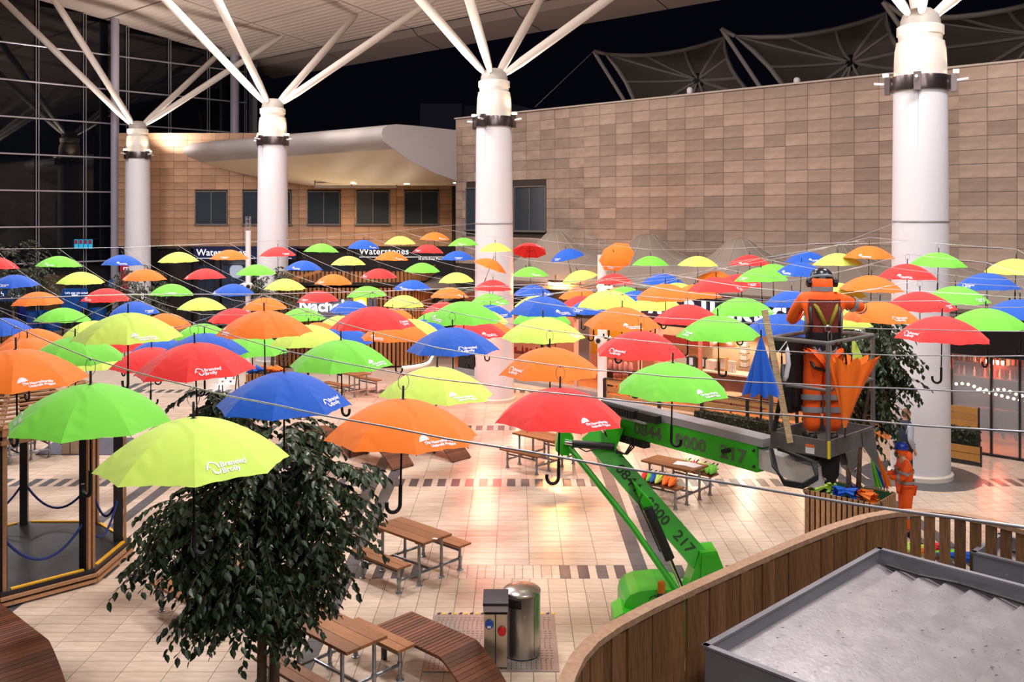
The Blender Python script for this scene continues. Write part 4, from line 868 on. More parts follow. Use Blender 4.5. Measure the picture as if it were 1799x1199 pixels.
# ------------------------------------------------------------------ left side below the glass wall
M_BLUE = mat('hoarding_blue', srgb(10, 78, 160), .5); lt = lambda px, py, Y: at_depth(px, py, Y)
def panel(name, xa, xb, ya, yb, Y, m, label, cat, th=.08, txt=None, tsz=.2, m2=None):
    a, b = at_depth(xa, yb, Y), at_depth(xb, ya, Y); t = thing(name, ((a.x + b.x) / 2, Y, min(a.z, b.z)), label, cat); part(t, 'panel', MB().box(a.x, b.x, Y, Y + th, a.z, b.z), m)
    if txt:
        for k, (s_, px, py) in enumerate(txt): q = at_depth(px, py, Y - .02); part(t, 'lettering', text_on(MB(), s_, tsz, q, (1, 0, 0), (0, 0, 1), .005), m2 or M_LETTER)
    if a.z > .3:
        part(t, 'stand', MB().box(a.x + .05, a.x + .12, Y + .02, Y + .06, 0, a.z).box(b.x - .12, b.x - .05, Y + .02, Y + .06, 0, a.z), M_BLACK)
    return t
panel('banner_sign', 107, 153, 507, 543, 47, M_BLUE, 'blue banner with white lines of text near the wet floor cone', 'banner', txt=[("Let's stay connected", 114, 516.5), ('about', 126, 520)], tsz=.14)
panel('banner_sign', 124, 142, 543, 566, 46.5, mat('royal_blue', srgb(24, 44, 150), .5), 'plain royal blue sign below the blue banner', 'banner')
panel('banner_sign', -6, 35, 505, 530, 46, M_BLUE, 'blue kiosk panel lettered in white at the left edge', 'banner', txt=[('h  ky u', 1, 521)], tsz=.34)
panel('banner_sign', 211, 223, 462, 512, 47.5, mat('magenta', srgb(196, 20, 70), .5), 'magenta banner behind the small tree by the far column', 'banner', txt=[('rs', 216, 475)], tsz=.34)
panel('banner_sign', 191, 198, 492, 504, 47.6, M_BLUE, 'tiny blue notice on the round post', 'banner')
panel('banner_sign', 33, 44, 538, 566, 45.8, MATS['royal_blue'], 'dark blue sign right of the slatted timber planter', 'banner')
scr = thing('screen_row', at_depth(146, 437, 50), 'row of cyan lit screens high inside the glass wall', 'screen')
for k in range(4): a, b = at_depth(130.5 + 8.3 * k, 437, 50), at_depth(137 + 8.3 * k, 421, 50); part(scr, 'screen', MB().box(a.x, b.x, 50, 50.05, a.z, b.z), mat('screen_cyan', srgb(40, 160, 200), emit=.7)); part(scr, 'picture', MB().box(a.x + .02, b.x - .02, 49.98, 50.0, (a.z + b.z) / 2, b.z - .03), mat('screen_pic', srgb(120, 40, 60), emit=.4))
part(scr, 'bracket', MB().box(at_depth(130, 420, 50).x, at_depth(163, 420, 50).x, 50.05, 50.8, at_depth(130, 420, 50).z - .04, at_depth(130, 420, 50).z), M_BLACK)
pl = thing('slatted_planter', (at_depth(16, 560, 45).x, 45, 0), 'slatted timber planter at the left edge by the blue panel', 'planter')
for k in range(9): xx = at_depth(-2 + 4 * k, 560, 45).x; part(pl, 'slat', MB().box(xx, xx + .085, 44.9, 44.95, .05, 1.15), M_SLATK)
part(pl, 'core', MB().box(at_depth(-3, 560, 45).x, at_depth(33, 560, 45).x, 44.96, 45.7, 0, 1.1), M_KDARK)
wc = at_z(180, 560, 0); t = thing('wet_floor_cone', wc, 'tall yellow wet floor cone standing before the round post', 'cone')
part(t, 'body', MB().lathe([(.3, 0), (.3, .03), (.22, .05), (.1, .95), (.09, 1.0), (.02, 1.02)], 14, wc), mat('cone_yellow', srgb(240, 190, 20), .5), 40); part(t, 'lettering', text_on(MB(), 'CAUTION', .09, wc + Vector((-.13, -.215, .4)), (1, 0, 0), (0, .12, .99), .004), M_BLACK)
for k, (px, py, Y) in enumerate([(53, 516, 47), (70, 517, 47.5), (172, 508, 49), (92, 513, 47.2)]):
    q = at_depth(px, py, Y); t = thing('tub_chair', (q.x, q.y, 0), ['rounded blue tub chair left of the blue banner', 'rounded blue tub chair beside the banner edge', 'dark blue tub chair behind the wet floor cone', 'blue tub chair with a white label left of the banner'][k], 'chair', 'blue tub chairs')
    q.z = 0; part(t, 'back', MB().lathe([(.42, .45), (.45, .9), (.43, 1.25), (.38, 1.25), (.38, .45)], 20, q), M_BLUE, 40); part(t, 'seat', MB().lathe([(.36, .3), (.38, .45), (.3, .5)], 20, q), M_BLUE); part(t, 'base', MB().lathe([(.3, 0), (.3, .03), (.06, .06), (.06, .32)], 16, q), M_BLACK)
solid('reception_desk', MB().box(at_depth(52, 500, 49.5).x, at_depth(105, 500, 49.5).x, 49.5, 50.2, 0, 2.9), wood('desk_wood', (120, 84, 52)), 'brown timber partition behind the blue banner', 'partition')
# ------------------------------------------------------------------ roof-top tensile dishes behind the stone wall and far buildings
M_DISH = mat('dish_fabric', srgb(120, 106, 98), .8, var=.08, scale=.4); M_DSEAM = mat('dish_seam', srgb(176, 164, 154), .7)
struct('roof_right', MB().obox(wp(16, 9.9, -9.0), Vector((WD.x, WD.y, 0)) * 15.5, Vector((WN.x, WN.y, 0)) * 8.2, (0, 0, .2)), M_KDARK, 'dark flat roof behind the stone wall')
def dish(bnd, hub, Y, Yh, seams, label, mast):
    t = thing('tensile_dish', at_depth(hub[0], 200, Y), label, 'membrane', 'roof-top dishes'); B = [at_depth(x, y, Y + dy) for x, y, dy in bnd]; hc = at_depth(hub[0], hub[1], Yh); n = len(B)
    mb = MB(); NR = 9
    def fn(i, j):
        f = j / (NR - 1); a = B[i]; p = hc.lerp(a, .05 + .95 * f); p.y += (Yh - Y) * 0 + 1.6 * (1 - f) ** 2 * 0; sag = 1.2 * f * (1 - f); p.y += sag; return p
    mb.grid(n, NR, fn, closeu=True); part(t, 'membrane', mb, M_DISH, 0)
    for i in range(0, n, seams): part(t, 'seam', MB().path([Vector(fn(i, j)) + Vector((0, -.06, 0)) for j in range(NR)], .075, 5), M_DSEAM)
    part(t, 'edge_cable', MB().path(B, .11, 6, closed=True), M_DSEAM)
    part(t, 'hub_ring', MB().lathe([(.3, -.2), (.45, -.1), (.45, .1), (.3, .2)], 18, hc, Matrix.Rotation(PI / 2, 3, 'X')), M_BLACK)
    if mast:
        for (a, b) in mast: part(t, 'mast', MB().tube(at_depth(*a, Y - .3), at_depth(*b, Y - .3), .1, n=8), M_DSEAM)
    return t
def curve(p, q, bow, n=6, d0=0, d1=0):
    out = []
    for k in range(n): f = k / n; out.append((p[0] + (q[0] - p[0]) * f + bow[0] * 4 * f * (1 - f), p[1] + (q[1] - p[1]) * f + bow[1] * 4 * f * (1 - f), d0 + (d1 - d0) * f))
    return out
b1 = curve((1062, 94), (1272, 66), (0, 14)) + curve((1272, 66), (1325, 170), (-14, 2)) + curve((1325, 170), (1130, 270), (0, 10)) + curve((1130, 270), (1062, 94), (16, -10))
dish(b1, (1225, 141), 50, 51.5, 2, 'leftmost brown fabric dish above the stone wall', [((1043, 90), (1100, 182)), ((1043, 90), (1062, 94))])
b2 = curve((1290, 63), (1556, 24), (0, 16)) + curve((1556, 24), (1610, 125), (-12, 0)) + curve((1610, 125), (1420, 260), (0, 10)) + curve((1420, 260), (1290, 63), (20, -12))
dish(b2, (1493, 110), 44, 45.5, 2, 'middle brown fabric dish left of the nearest column top', [((1267, 50), (1340, 160)), ((1267, 50), (1290, 63))])
b3 = curve((1590, 30), (1860, -8), (0, 14)) + curve((1860, -8), (1930, 110), (-10, 0)) + curve((1930, 110), (1700, 230), (0, 10)) + curve((1700, 230), (1590, 30), (18, -12))
dish(b3, (1822, 62), 38, 39.5, 2, 'brown fabric dish right of the nearest column top', [((1551, 3), (1640, 130)), ((1551, 3), (1590, 30))])
for k, (px, py) in enumerate([(1400, 150), (1212, 166)]):
    q = at_depth(px, py, 34 if k == 0 else 37); t = thing('roof_sensor', q, ['white capsule sensor on a short stalk on the wall top', 'small white bracket lamp on the wall top'][k], 'sensor'); part(t, 'stalk', MB().tube(Vector((q.x, q.y, 10.5)), q, .03), M_GREYP); part(t, 'head', MB().path([q, q + Vector((0, 0, .1)), q + Vector((0, 0, .22)), q + Vector((0, 0, .28))], [.08, .12, .12, .06], 12), M_WHITE, 40)
solid('guy_wire', MB().path([at_depth(940, 188, 49), at_depth(1043, 90, 49.7)], .02, 4), M_GREYP, 'thin guy wire slanting from the leftmost dish mast', 'wire')
a, b = at_depth(738, 225, 62), at_depth(812, 182, 62); solid('far_building', MB().box(a.x, b.x, 62, 66, 0, b.z).box(b.x, b.x + 2.6, 62.4, 66, 0, b.z - .1), mat('far_dark', srgb(44, 44, 66), .8), 'dark far building above the canopy against the night', 'building')
a, b = at_depth(880, 200, 58), at_depth(1000, 180, 58); solid('far_building', MB().extrude([(a.x - 2, 58, 0), (b.x + 1, 58, 0), (b.x - .5, 58, 12.2), (a.x - 1, 58, 13.4)], (0, 4, 0)), MATS['far_dark'], 'dark sloping roof behind the middle column top', 'building')
# ------------------------------------------------------------------ foreground kiosk roof: timber parapet, metal trays
M_CEDAR = wood('cedar_board', (140, 98, 62), dark=.5, stretch=(25, 25, 2.0), rnd=.25); M_RAILW = wood('weathered_rail', (172, 136, 108), dark=.65, stretch=(8, 8, 8), rnd=0)
FZ = 3.5
fpx = [(985, 1225), (992, 1180), (1005, 1152), (1028, 1125), (1062, 1100), (1110, 1076), (1200, 1036), (1300, 991), (1400, 948), (1470, 918), (1520, 900), (1565, 892), (1615, 891), (1680, 898), (1740, 909), (1799, 925), (1900, 958)]
FP = [at_z(x, y, FZ) for x, y in fpx]
def resample(pts, step):
    out = [pts[0].copy()]; acc = 0; 
    for a, b in zip(pts[:-1], pts[1:]):
        L_ = (b - a).length; s = step - acc
        while s <= L_: out.append(a.lerp(b, s / L_)); s += step
        acc = (acc + L_) % step
    return out
# smooth the outline a little
for _ in range(3): FP = [FP[0]] + [(FP[i - 1] + FP[i] * 2 + FP[i + 1]) / 4 for i in range(1, len(FP) - 1)] + [FP[-1]]
fine = resample(FP, .06)
kq = thing('foreground_kiosk', (3.5, 7, 0), 'foreground kiosk with curved vertical timber parapet and flat roof', 'kiosk')
def nrm_at(pts, i):
    d = pts[min(i + 1, len(pts) - 1)] - pts[max(i - 1, 0)]; d.z = 0; d.normalize(); return d, Vector((d.y, -d.x, 0))     # inward normal (to the right of travel)
rail = MB(); n = len(fine)
def rf(i, j):
    d, nn_ = nrm_at(fine, i); prof = [(-.04, 0), (-.04, -.04), (.05, -.04), (.05, 0), (-.04, 0)]; o, z = prof[j]; return fine[i] + nn_ * o + Vector((0, 0, z))
rail.grid(n, 5, rf); part(kq, 'top_rail', rail, M_RAILW)
bs = resample(FP, .094); ME_BD = MB().box(-.0445, .0445, -.011, .011, -.8, -.04).mesh('board', M_CEDAR)
for i in range(len(bs) - 1):
    d, nn_ = nrm_at(bs, i); p = bs[i] + nn_ * .03 - Vector((3.5, 7, 0)); gap = False
    if bs[i].x > 3.32: continue
    wv_ = random.uniform(-.012, .012)
    link('board', ME_BD, kq, (p.x + nn_.x * wv_, p.y + nn_.y * wv_, FZ), (0, 0, math.atan2(d.y, d.x)))
bs2 = [p for p in resample(FP, .128) if p.x > 3.36]
for i in range(len(bs2) - 1):
    d, nn_ = nrm_at(bs2, i); p = bs2[i] + nn_ * .03 - Vector((3.5, 7, 0)); link('board', ME_BD, kq, (p.x, p.y, FZ), (0, 0, math.atan2(d.y, d.x)))
mids = [i for i in range(0, len(fine), 4)]
part(kq, 'mid_rail', MB().path([fine[i] + nrm_at(fine, i)[1] * .0 + Vector((0, 0, -.6)) for i in mids], .02, 4), M_RAILW)
ins = [fine[i] + nrm_at(fine, i)[1] * .02 for i in range(0, len(fine), 3)]
foot = [(p.x, p.y) for p in ins] + [(ins[-1].x + .5, 3.2), (.35, 3.2)]
part(kq, 'roof_deck', MB().prism(foot, 2.62, 2.72), mat('roof_felt', srgb(62, 60, 58), .8, var=.4, scale=9))
part(kq, 'body', MB().prism([(p.x, p.y) for p in [fine[i] + nrm_at(fine, i)[1] * .12 for i in range(0, len(fine), 3)]] + [(ins[-1].x + .4, 3.3), (.45, 3.3)], 0, 2.62), M_CEDAR)
M_TRAY = mat('tray_metal', srgb(142, 142, 150), .4, .4, var=.1, scale=3); M_TRAYF = mat('tray_panel', srgb(150, 145, 148), .35, .2, c2=srgb(128, 123, 126), scale=5, bump=.12, bscale=26, rnd=.04)
def tray(O, e1, L1, e2, L2, label, npan):
    O = Vector(O); e1 = Vector((*e1, 0)).normalized(); e2 = Vector((-e1.y, e1.x, 0)) if Vector((-e1.y, e1.x, 0)).dot(Vector((*e2, 0))) > 0 else Vector((e1.y, -e1.x, 0))
    t = thing('roof_tray', (O + e1 * L1 / 2 + e2 * L2 / 2).to_tuple()[:2] + (2.72,), label, 'tray'); up = Vector((0, 0, 1)); zt = O.z; z0 = 2.72
    for (p, d, L_) in [(O, e1, L1), (O, e2, L2), (O + e1 * L1, e2, L2), (O + e2 * L2, e1, L1)]:
        w_ = part(t, 'side_wall', MB().obox(p + d * L_ / 2 + up * ((z0 + zt) / 2 - zt), d * (L_ / 2), d.cross(up) * .012, up * (zt - z0) / 2), M_TRAY)
        part(w_, 'rim', MB().obox(p + d * L_ / 2, d * (L_ / 2 + .02), d.cross(up) * .022, up * .008), M_TRAY)
    part(t, 'base', MB().extrude([O + up * -.22, O + e1 * L1 + up * -.22, O + e1 * L1 + e2 * L2 + up * -.22, O + e2 * L2 + up * -.22], up * .02), M_TRAYF)
    for k in range(npan):
        a = e2 * (L2 * (k + .02) / npan); b = e2 * (L2 * (k + .98) / npan)
        q = [O + a + e1 * .06 + up * -.1, O + b + e1 * .06 + up * -.15, O + b + e1 * (L1 - .06) + up * -.15, O + a + e1 * (L1 - .06) + up * -.1]
        part(t, 'panel', MB().extrude(q, up * -.012), M_TRAYF)
    part(t, 'cable', MB().path([O + e2 * (.1 + .28 * k) + e1 * (.09 + .03 * math.sin(k * 2.1)) + up * -.085 for k in range(max(3, int(L2 / .3)))], .014, 6), M_RUBBER)
    return t
O1 = at_z(1545, 965, 3.3); tray(O1, (-.715, -.70), 2.53, (.7, -.715), 3.2, 'large shallow metal roof tray with pale sheet panels, nearest the camera', 17)
O2 = at_z(1757, 940, 3.25); tray(O2, (-.715, -.70), .62, (.7, -.715), 1.6, 'smaller metal roof tray at the right edge', 6)
rr = random.Random(11)
mb = MB()
for k in range(900):
    p = O1 + Vector((-.715, -.70, 0)) * rr.uniform(.08, 2.45) + Vector((.7, -.715, 0)) * rr.uniform(.08, 3.1); p.z = 3.3 - .093 ; a_ = rr.uniform(0, PI); s2_ = rr.uniform(.003, .011); v_ = Vector((math.cos(a_), math.sin(a_), 0)) * s2_; w2_ = Vector((-v_.y, v_.x, 0)) * .4
    mb.add([p - v_, p - w2_, p + v_, p + w2_], [(0, 1, 2, 3)])
tag(solid('tray_debris', mb, mat('debris', srgb(92, 80, 72), .9), 'fine dark litter scattered over the large metal tray', 'debris', base=O1), kind='stuff')
for k in range(70):
    p = at_z(rr.uniform(1330, 1790), rr.uniform(985, 1190), 3.205); 
    if k < 24: solid('dead_leaf', MB().add([p, p + Vector((.015, .01, .004)), p + Vector((.035, .004, .002)), p + Vector((.018, -.008, .005))], [(0, 1, 2, 3)]), mat('dead_leaf', srgb(70, 54, 44), .8), 'small dead leaf lying on the large metal tray', 'leaf', group='dead leaves on the tray')

# ------------------------------------------------------------------ green boom lift
M_GRN = mat('lift_green', srgb(52, 186, 30), .35, var=.06, scale=3, coat=.2); M_LGREY = mat('lift_grey', srgb(168, 168, 174), .45, .3, var=.1, scale=4); M_TXT = mat('grey_print', srgb(92, 104, 84), .6); M_TXTD = mat('dark_print', srgb(36, 70, 34), .6)
lf = thing('boom_lift', (2.6, 13.8, 0), 'bright green articulated boom lift with a grey work basket', 'lift')
A = at_depth(1240, 997, 13.2); B_ = at_depth(1036, 762, 14.0)
b1 = part(lf, 'lower_boom', MB().bar(A, B_, .3, .34, up=(0, -1, .2)), M_GRN)
d1 = (B_ - A).normalized(); side = d1.cross(Vector((0, -1, .2))).normalized(); fr = side.cross(d1).normalized()
if fr.y > 0: fr = -fr
# number painted along the boom, on its camera side
td = -d1; ty = fr.cross(td).normalized()
if ty.x < 0: ty = -ty
tn = td.cross(ty)
org = A.lerp(B_, .80) + fr * .178 - ty * .08
if tn.y > 0: ty = -ty
for wd_, o_ in (('0844', 0), ('8000', .6), ('217', 1.2)): part(b1, 'number', text_on(MB(), wd_, .2, A.lerp(B_, .74) + fr * .176 - ty * .07 + td * o_ * 1.0, td, ty, .002, off=.004, squash=1.1), M_TXTD)
# turret bracket
tp = at_depth(1226, 1004, 13.2); part(lf, 'turret', MB().extrude([tp + Vector(v) * 1.15 for v in ((-.28, -.16, -.55), (.22, -.16, -.55), (.3, -.16, .05), (.2, -.16, .3), (0, -.16, .28), (-.1, -.16, 0))], (0, .38, 0)), M_GRN)
part(lf, 'turret_plate', MB().extrude([tp + Vector(v) for v in ((-.02, -.21, -.35), (.26, -.21, -.35), (.32, -.21, .05), (.2, -.21, .33), (.02, -.21, .3))], (0, .05, 0)), M_GRN)
part(lf, 'number_plate', text_on(MB(), '12', .16, tp + Vector((.12, -.225, -.1)), (1, 0, 0), (0, 0, 1), .002), M_TXTD)
# base body hidden behind the parapet, hood and counterweight
hb = at_depth(1138, 1066, 13.3)
part(lf, 'chassis', MB().box(1.75, 3.6, 13.1, 13.9, .2, .55), M_GRN)
hood = [(-.5, -.45), (-.5, .1), (-.47, .2), (-.4, .28), (-.28, .33), (.0, .36), (.16, .35), (.3, .3), (.4, .2), (.5, .05), (.62, -.08), (.62, -.45)]
hd = part(lf, 'hood', MB().extrude([hb + Vector((x + .12, -.3, z)) for x, z in hood], (0, .75, 0)), M_GRN)
part(hd, 'vent', MB().path([hb + Vector((.05 + .07 * math.cos(a), -.31, .22 + .05 * math.sin(a))) for a in [PI * k / 8 for k in range(9)]], .008, 4), M_TXTD)
part(lf, 'counterweight', MB().extrude([hb + Vector((x - .3, -.5, z)) for x, z in [(-.22, -.5), (-.22, .05), (-.1, .12), (.1, .06), (.22, -.1), (.26, -.5)]], (0, .5, 0)), M_GRN)
part(lf, 'sticker', MB().box(hb.x + .0, hb.x + .07, hb.y - .52, hb.y - .51, hb.z - .25, hb.z - .17), mat('sticker_red', srgb(200, 60, 50), .5))
bc = at_depth(1162, 1040, 12.9); lb_ = part(lf, 'beacon', MB().lathe([(.05, -.06), (.05, 0), (.055, .0), (.055, .12), (.04, .14), (.01, .145)], 14, bc), mat('beacon_amber', srgb(220, 130, 40), .15, trans=.3), 40); part(lb_, 'beacon_base', MB().lathe([(.06, -.1), (.06, -.02), (.03, 0)], 14, bc), M_BLACK)
for k, x in enumerate((2.05, 3.4)):
    for y in (13.0, 14.0):
        part(lf, 'wheel', MB().lathe([(.1, -.1), (.23, -.1), (.25, -.07), (.25, .07), (.23, .1), (.1, .1)], 24, (x, y, .25), Matrix.Rotation(PI / 2, 3, 'X')), M_RUBBER, 40)
# thin green link rod and hydraulic ram
R0, R1 = at_depth(1192, 1042, 13.05), at_depth(1000, 786, 13.75); part(lf, 'link_rod', MB().path([R0, R0.lerp(R1, .45) + Vector((.05, 0, 0)), R1], .045, 8), M_GRN, 30)
r0, r1, r2 = at_depth(1138, 893, 13.2), at_depth(1177, 983, 13.1), at_depth(1198, 1032, 13.05)
part(lf, 'ram_sleeve', MB().tube(r0, r1, .07, n=14), M_RUBBER, 40); part(lf, 'ram_rod', MB().tube(r1, r2, .032, n=10), M_CHROME, 40)
part(lf, 'ram_bracket', MB().extrude([at_depth(1112, 848, 13.25), at_depth(1150, 890, 13.25), at_depth(1130, 892, 13.25)], (0, .25, 0)), M_GRN)
part(lf, 'hose', MB().path([at_depth(1128, 868, 13.0), at_depth(1122, 885, 12.95), at_depth(1136, 915, 12.95), at_depth(1160, 970, 12.95)], .012, 5), M_RUBBER)
# knuckle
part(lf, 'knuckle', MB().extrude([at_depth(x, y, 13.75) for x, y in ((976, 792), (982, 755), (996, 752), (1008, 770), (1000, 802), (985, 800))], (0, .35, 0)), M_GRN)
part(lf, 'knuckle_bracket', MB().extrude([at_depth(x, y, 13.6) for x, y in ((1062, 748), (1096, 752), (1088, 775), (1081, 792), (1074, 790))], (0, .4, 0)), M_GRN)
part(lf, 'upper_ram', MB().tube(at_depth(1006, 780, 13.7), at_depth(1080, 786, 13.6), .055, n=12), M_RUBBER, 40); part(lf, 'upper_rod', MB().tube(at_depth(992, 778, 13.7), at_depth(1008, 780, 13.7), .03, n=10), M_CHROME)
for k in range(3): part(lf, 'hose', MB().path([at_depth(1082, 792 + 2 * k, 13.5), at_depth(1098 + 2 * k, 798, 13.45), at_depth(1108 + 3 * k, 782 + 2 * k, 13.45), at_depth(1102, 765, 13.5)], .014, 5), M_RUBBER)
part(lf, 'hose', MB().path([at_depth(1015, 786, 13.5), at_depth(1030, 794, 13.5), at_depth(1055, 787, 13.5)], .01, 5), M_RUBBER)
# upper boom: grey steel top with green side, white fly section
U0, U1 = at_depth(1083, 736, 14.0), at_depth(1342, 804, 11.7)
ub = part(lf, 'upper_boom', MB().bar(U0, U1, .26, .34), M_GRN)
du = (U1 - U0).normalized(); sdv = du.cross(Vector((0, 0, 1))).normalized(); upv = sdv.cross(du)
part(lf, 'boom_top', MB().bar(U0 + upv * .215 + du * -.2, U1 + upv * .21 + du * .1, .27, .1), M_LGREY)
cs = sdv if sdv.y < 0 else -sdv
for wd_, o_ in (('0844', 0), ('8000', .84), ('217', 1.66)): part(ub, 'number', text_on(MB(), wd_, .24, U0.lerp(U1, .19) + cs * .133 - upv * .1 + du * o_, du, upv, .002, off=.006, squash=1.2), M_TXT)
part(ub, 'peg', MB().tube(U0.lerp(U1, .84) + cs * .13 + upv * .02, U0.lerp(U1, .84) + cs * .26 + upv * .02, .03, n=10), M_RUBBER)
for f, z in ((.985, .1), (.985, -.1)): part(ub, 'bolt', MB().ball(U0.lerp(U1, f) + cs * .14 + upv * z, .022, n=8, m=6), M_BLACK)
W0, W1 = U1 - du * .1, at_depth(1440, 838, 11.0); part(lf, 'fly_boom', MB().bar(W0, W1, .19, .24), mat('lift_white', srgb(222, 222, 220), .4))
for k in range(15):
    f = -.06 + .021 * k; p = U0.lerp(U1, f); part(lf, 'cable_chain_link', MB().obox(p + upv * .2 + cs * .22, du * .022, cs * .06, upv * .05), M_RUBBER); part(lf, 'cable_chain_link', MB().obox(p + upv * (-.22) + cs * .12 + du * .12, du * .022, cs * .06, upv * .045), M_RUBBER)
part(lf, 'chain_guide', MB().obox(U0.lerp(U1, .2) + upv * .12 + cs * .22, du * .35, cs * .04, upv * .015), M_LGREY)
part(lf, 'chain_guide', MB().obox(U0.lerp(U1, .33) + upv * .2 + cs * .2, du * .2, cs * .05, upv * .05), M_RUBBER)
# basket
bf, bl, br_ = Vector((3.58, 10.8, 3.5)), Vector((3.06, 11.3, 3.5)), Vector((4.38, 11.55, 3.5)); bb = bl + br_ - bf
M_BSK = mat('basket_steel', srgb(128, 126, 126), .45, .5, var=.15, scale=5)
bs_ = thing('work_basket', (bf + bb) / 2 - Vector((0, 0, .3)), 'grey steel work basket carrying the worker on the green lift', 'basket')
def wallp(a, b, z0, z1, name='kick_plate', th=.012): d = (b - a).normalized(); return part(bs_, name, MB().obox((a + b) / 2 + Vector((0, 0, (z0 + z1) / 2)), (b - a) / 2, d.cross(Vector((0, 0, 1))) * th, (0, 0, (z1 - z0) / 2)), M_BSK)
for a, b in ((bf, bl), (bf, br_), (bl, bb), (br_, bb)): wallp(a, b, -.2, 0)
part(bs_, 'floor_plate', MB().extrude([p + Vector((0, 0, -.19)) for p in (bf, br_, bb, bl)], (0, 0, .03)), M_BSK)
for p in (bf, bl, br_, bb): part(bs_, 'post', MB().tube(p, p + Vector((0, 0, 1.12)), .026, n=10), M_BSK, 40)
for z in (1.12, .58):
    if z > 1: part(bs_, 'top_rail', MB().path([p + Vector((0, 0, z)) for p in (bf, br_, bb, bl)], .026, 10, closed=True), M_BSK)
    else:
        part(bs_, 'mid_rail', MB().tube(bl + Vector((0, 0, z)), bf + Vector((0, 0, z)), .02, n=10), M_BSK); part(bs_, 'mid_rail', MB().tube(bf + Vector((0, 0, z)), bf.lerp(br_, .3) + Vector((0, 0, z)), .02, n=10), M_BSK); part(bs_, 'mid_rail', MB().tube(br_.lerp(bf, .3) + Vector((0, 0, z)), br_ + Vector((0, 0, z)), .02, n=10), M_BSK); part(bs_, 'mid_rail', MB().tube(br_ + Vector((0, 0, z)), bb + Vector((0, 0, z)), .02, n=10), M_BSK)
part(bs_, 'gusset', MB().extrude([bf.lerp(br_, .35) + Vector((0, -.03, -.2)), bf.lerp(br_, .62) + Vector((0, -.03, -.2)), bf.lerp(br_, .6) + Vector((0, -.03, -.42)), bf.lerp(br_, .48) + Vector((0, -.03, -.45))], (0, .03, 0)), M_BSK)
part(bs_, 'gusset', MB().extrude([br_.lerp(bf, .28) + Vector((0, -.03, -.02)), br_ + Vector((0, -.03, -.02)), br_ + Vector((.08, -.03, -.55)), br_.lerp(bf, .25) + Vector((0, -.03, -.2))], (0, .03, 0)), M_BSK)
part(bs_, 'underframe', MB().bar(bl.lerp(bf, .2) + Vector((.15, .1, -.3)), br_.lerp(bf, .5) + Vector((0, .15, -.3)), .25, .16), M_BSK)
part(bs_, 'hazard_tape', MB().tube(bf + Vector((0, -.02, -.2)), bf + Vector((0, -.02, 0)), .02, n=6), mat('hazard_yellow', srgb(230, 200, 50), .6))
for (a, b, f, z, w_) in ((bf, bl, .3, -.13, .055),): q = a.lerp(b, f) + Vector((-.012, -.014, z)); dd = (b - a).normalized(); part(bs_, 'warning_label', MB().obox(q, dd * w_, dd.cross(Vector((0, 0, 1))) * .003, (0, 0, .05)), M_WHITE); part(bs_, 'warning_stripe', MB().obox(q + Vector((0, 0, .04)), dd * w_, dd.cross(Vector((0, 0, 1))) * .005, (0, 0, .014)), mat('label_orange', srgb(235, 110, 40), .5))
cb = bl.lerp(bb, .35) + Vector((.04, .02, .58)); part(bs_, 'control_box', MB().rbox(cb + Vector((.0, 0, .42)), .42, .3, .16, .75), M_RUBBER); part(bs_, 'control_panel', MB().rbox(cb + Vector((.06, -.06, .0)), .3, .12, .62, .75), M_RUBBER); part(bs_, 'control_case', MB().rbox(cb + Vector((.0, -.06, -.2)), .24, .12, .38, .75), M_BLACK)
for k in range(5):
    o = k * .012; part(bs_, 'cable_bundle', MB().path([at_depth(1352 + k, 786, 11.2), at_depth(1358 + 2 * k, 820 + 2 * k, 10.95), at_depth(1378, 845 + 2 * k, 10.85), at_depth(1410, 850 + 2 * k, 10.8), at_depth(1436, 835 + 2 * k, 10.8), at_depth(1434 - 2 * k, 812, 10.85), at_depth(1400, 800 + k, 10.9), at_depth(1366, 790 - k, 11.0)], .016, 6), M_RUBBER, 0)
part(bs_, 'riser_hose', MB().path([at_depth(1360, 757, 11.2), at_depth(1366, 725, 11.15), at_depth(1374, 690, 11.15), at_depth(1376, 640, 11.2)], .03, 8), M_RUBBER, 0)
part(bs_, 'plate_bracket', MB().extrude([at_depth(x, y, 11.0) for x, y in ((1440, 800), (1476, 800), (1474, 836), (1464, 852), (1446, 838))], (0, .08, 0)), M_BLACK)
part(bs_, 'mount', MB().bar(at_depth(1415, 832, 11.1), at_depth(1470, 815, 11.2), .16, .18), MATS['lift_white'])
solid('timber_plank', MB().bar(at_depth(1343, 545, 11.05), at_depth(1388, 778, 10.95), .07, .035, up=(0, 1, 0)), wood('raw_plank', (214, 184, 140)), 'long bare timber plank leaning in the work basket', 'plank')
pb = thing('plastic_bag', at_depth(1382, 670, 10.95), 'long white plastic bag tied to the basket rail', 'bag'); part(pb, 'film', MB().path([at_depth(1384, 610, 10.95), at_depth(1383, 616, 10.95), at_depth(1385, 640, 10.95), at_depth(1381, 662, 10.95), at_depth(1378, 670, 10.95)], [.008, .025, .03, .028, .02], 10), mat('film_white', srgb(224, 222, 228), .4, alpha=.85), 0); part(pb, 'tie', MB().path([at_depth(1384, 610, 10.95), at_depth(1382, 600, 10.95), at_depth(1367, 620, 10.95)], .006, 5), M_WHITE)
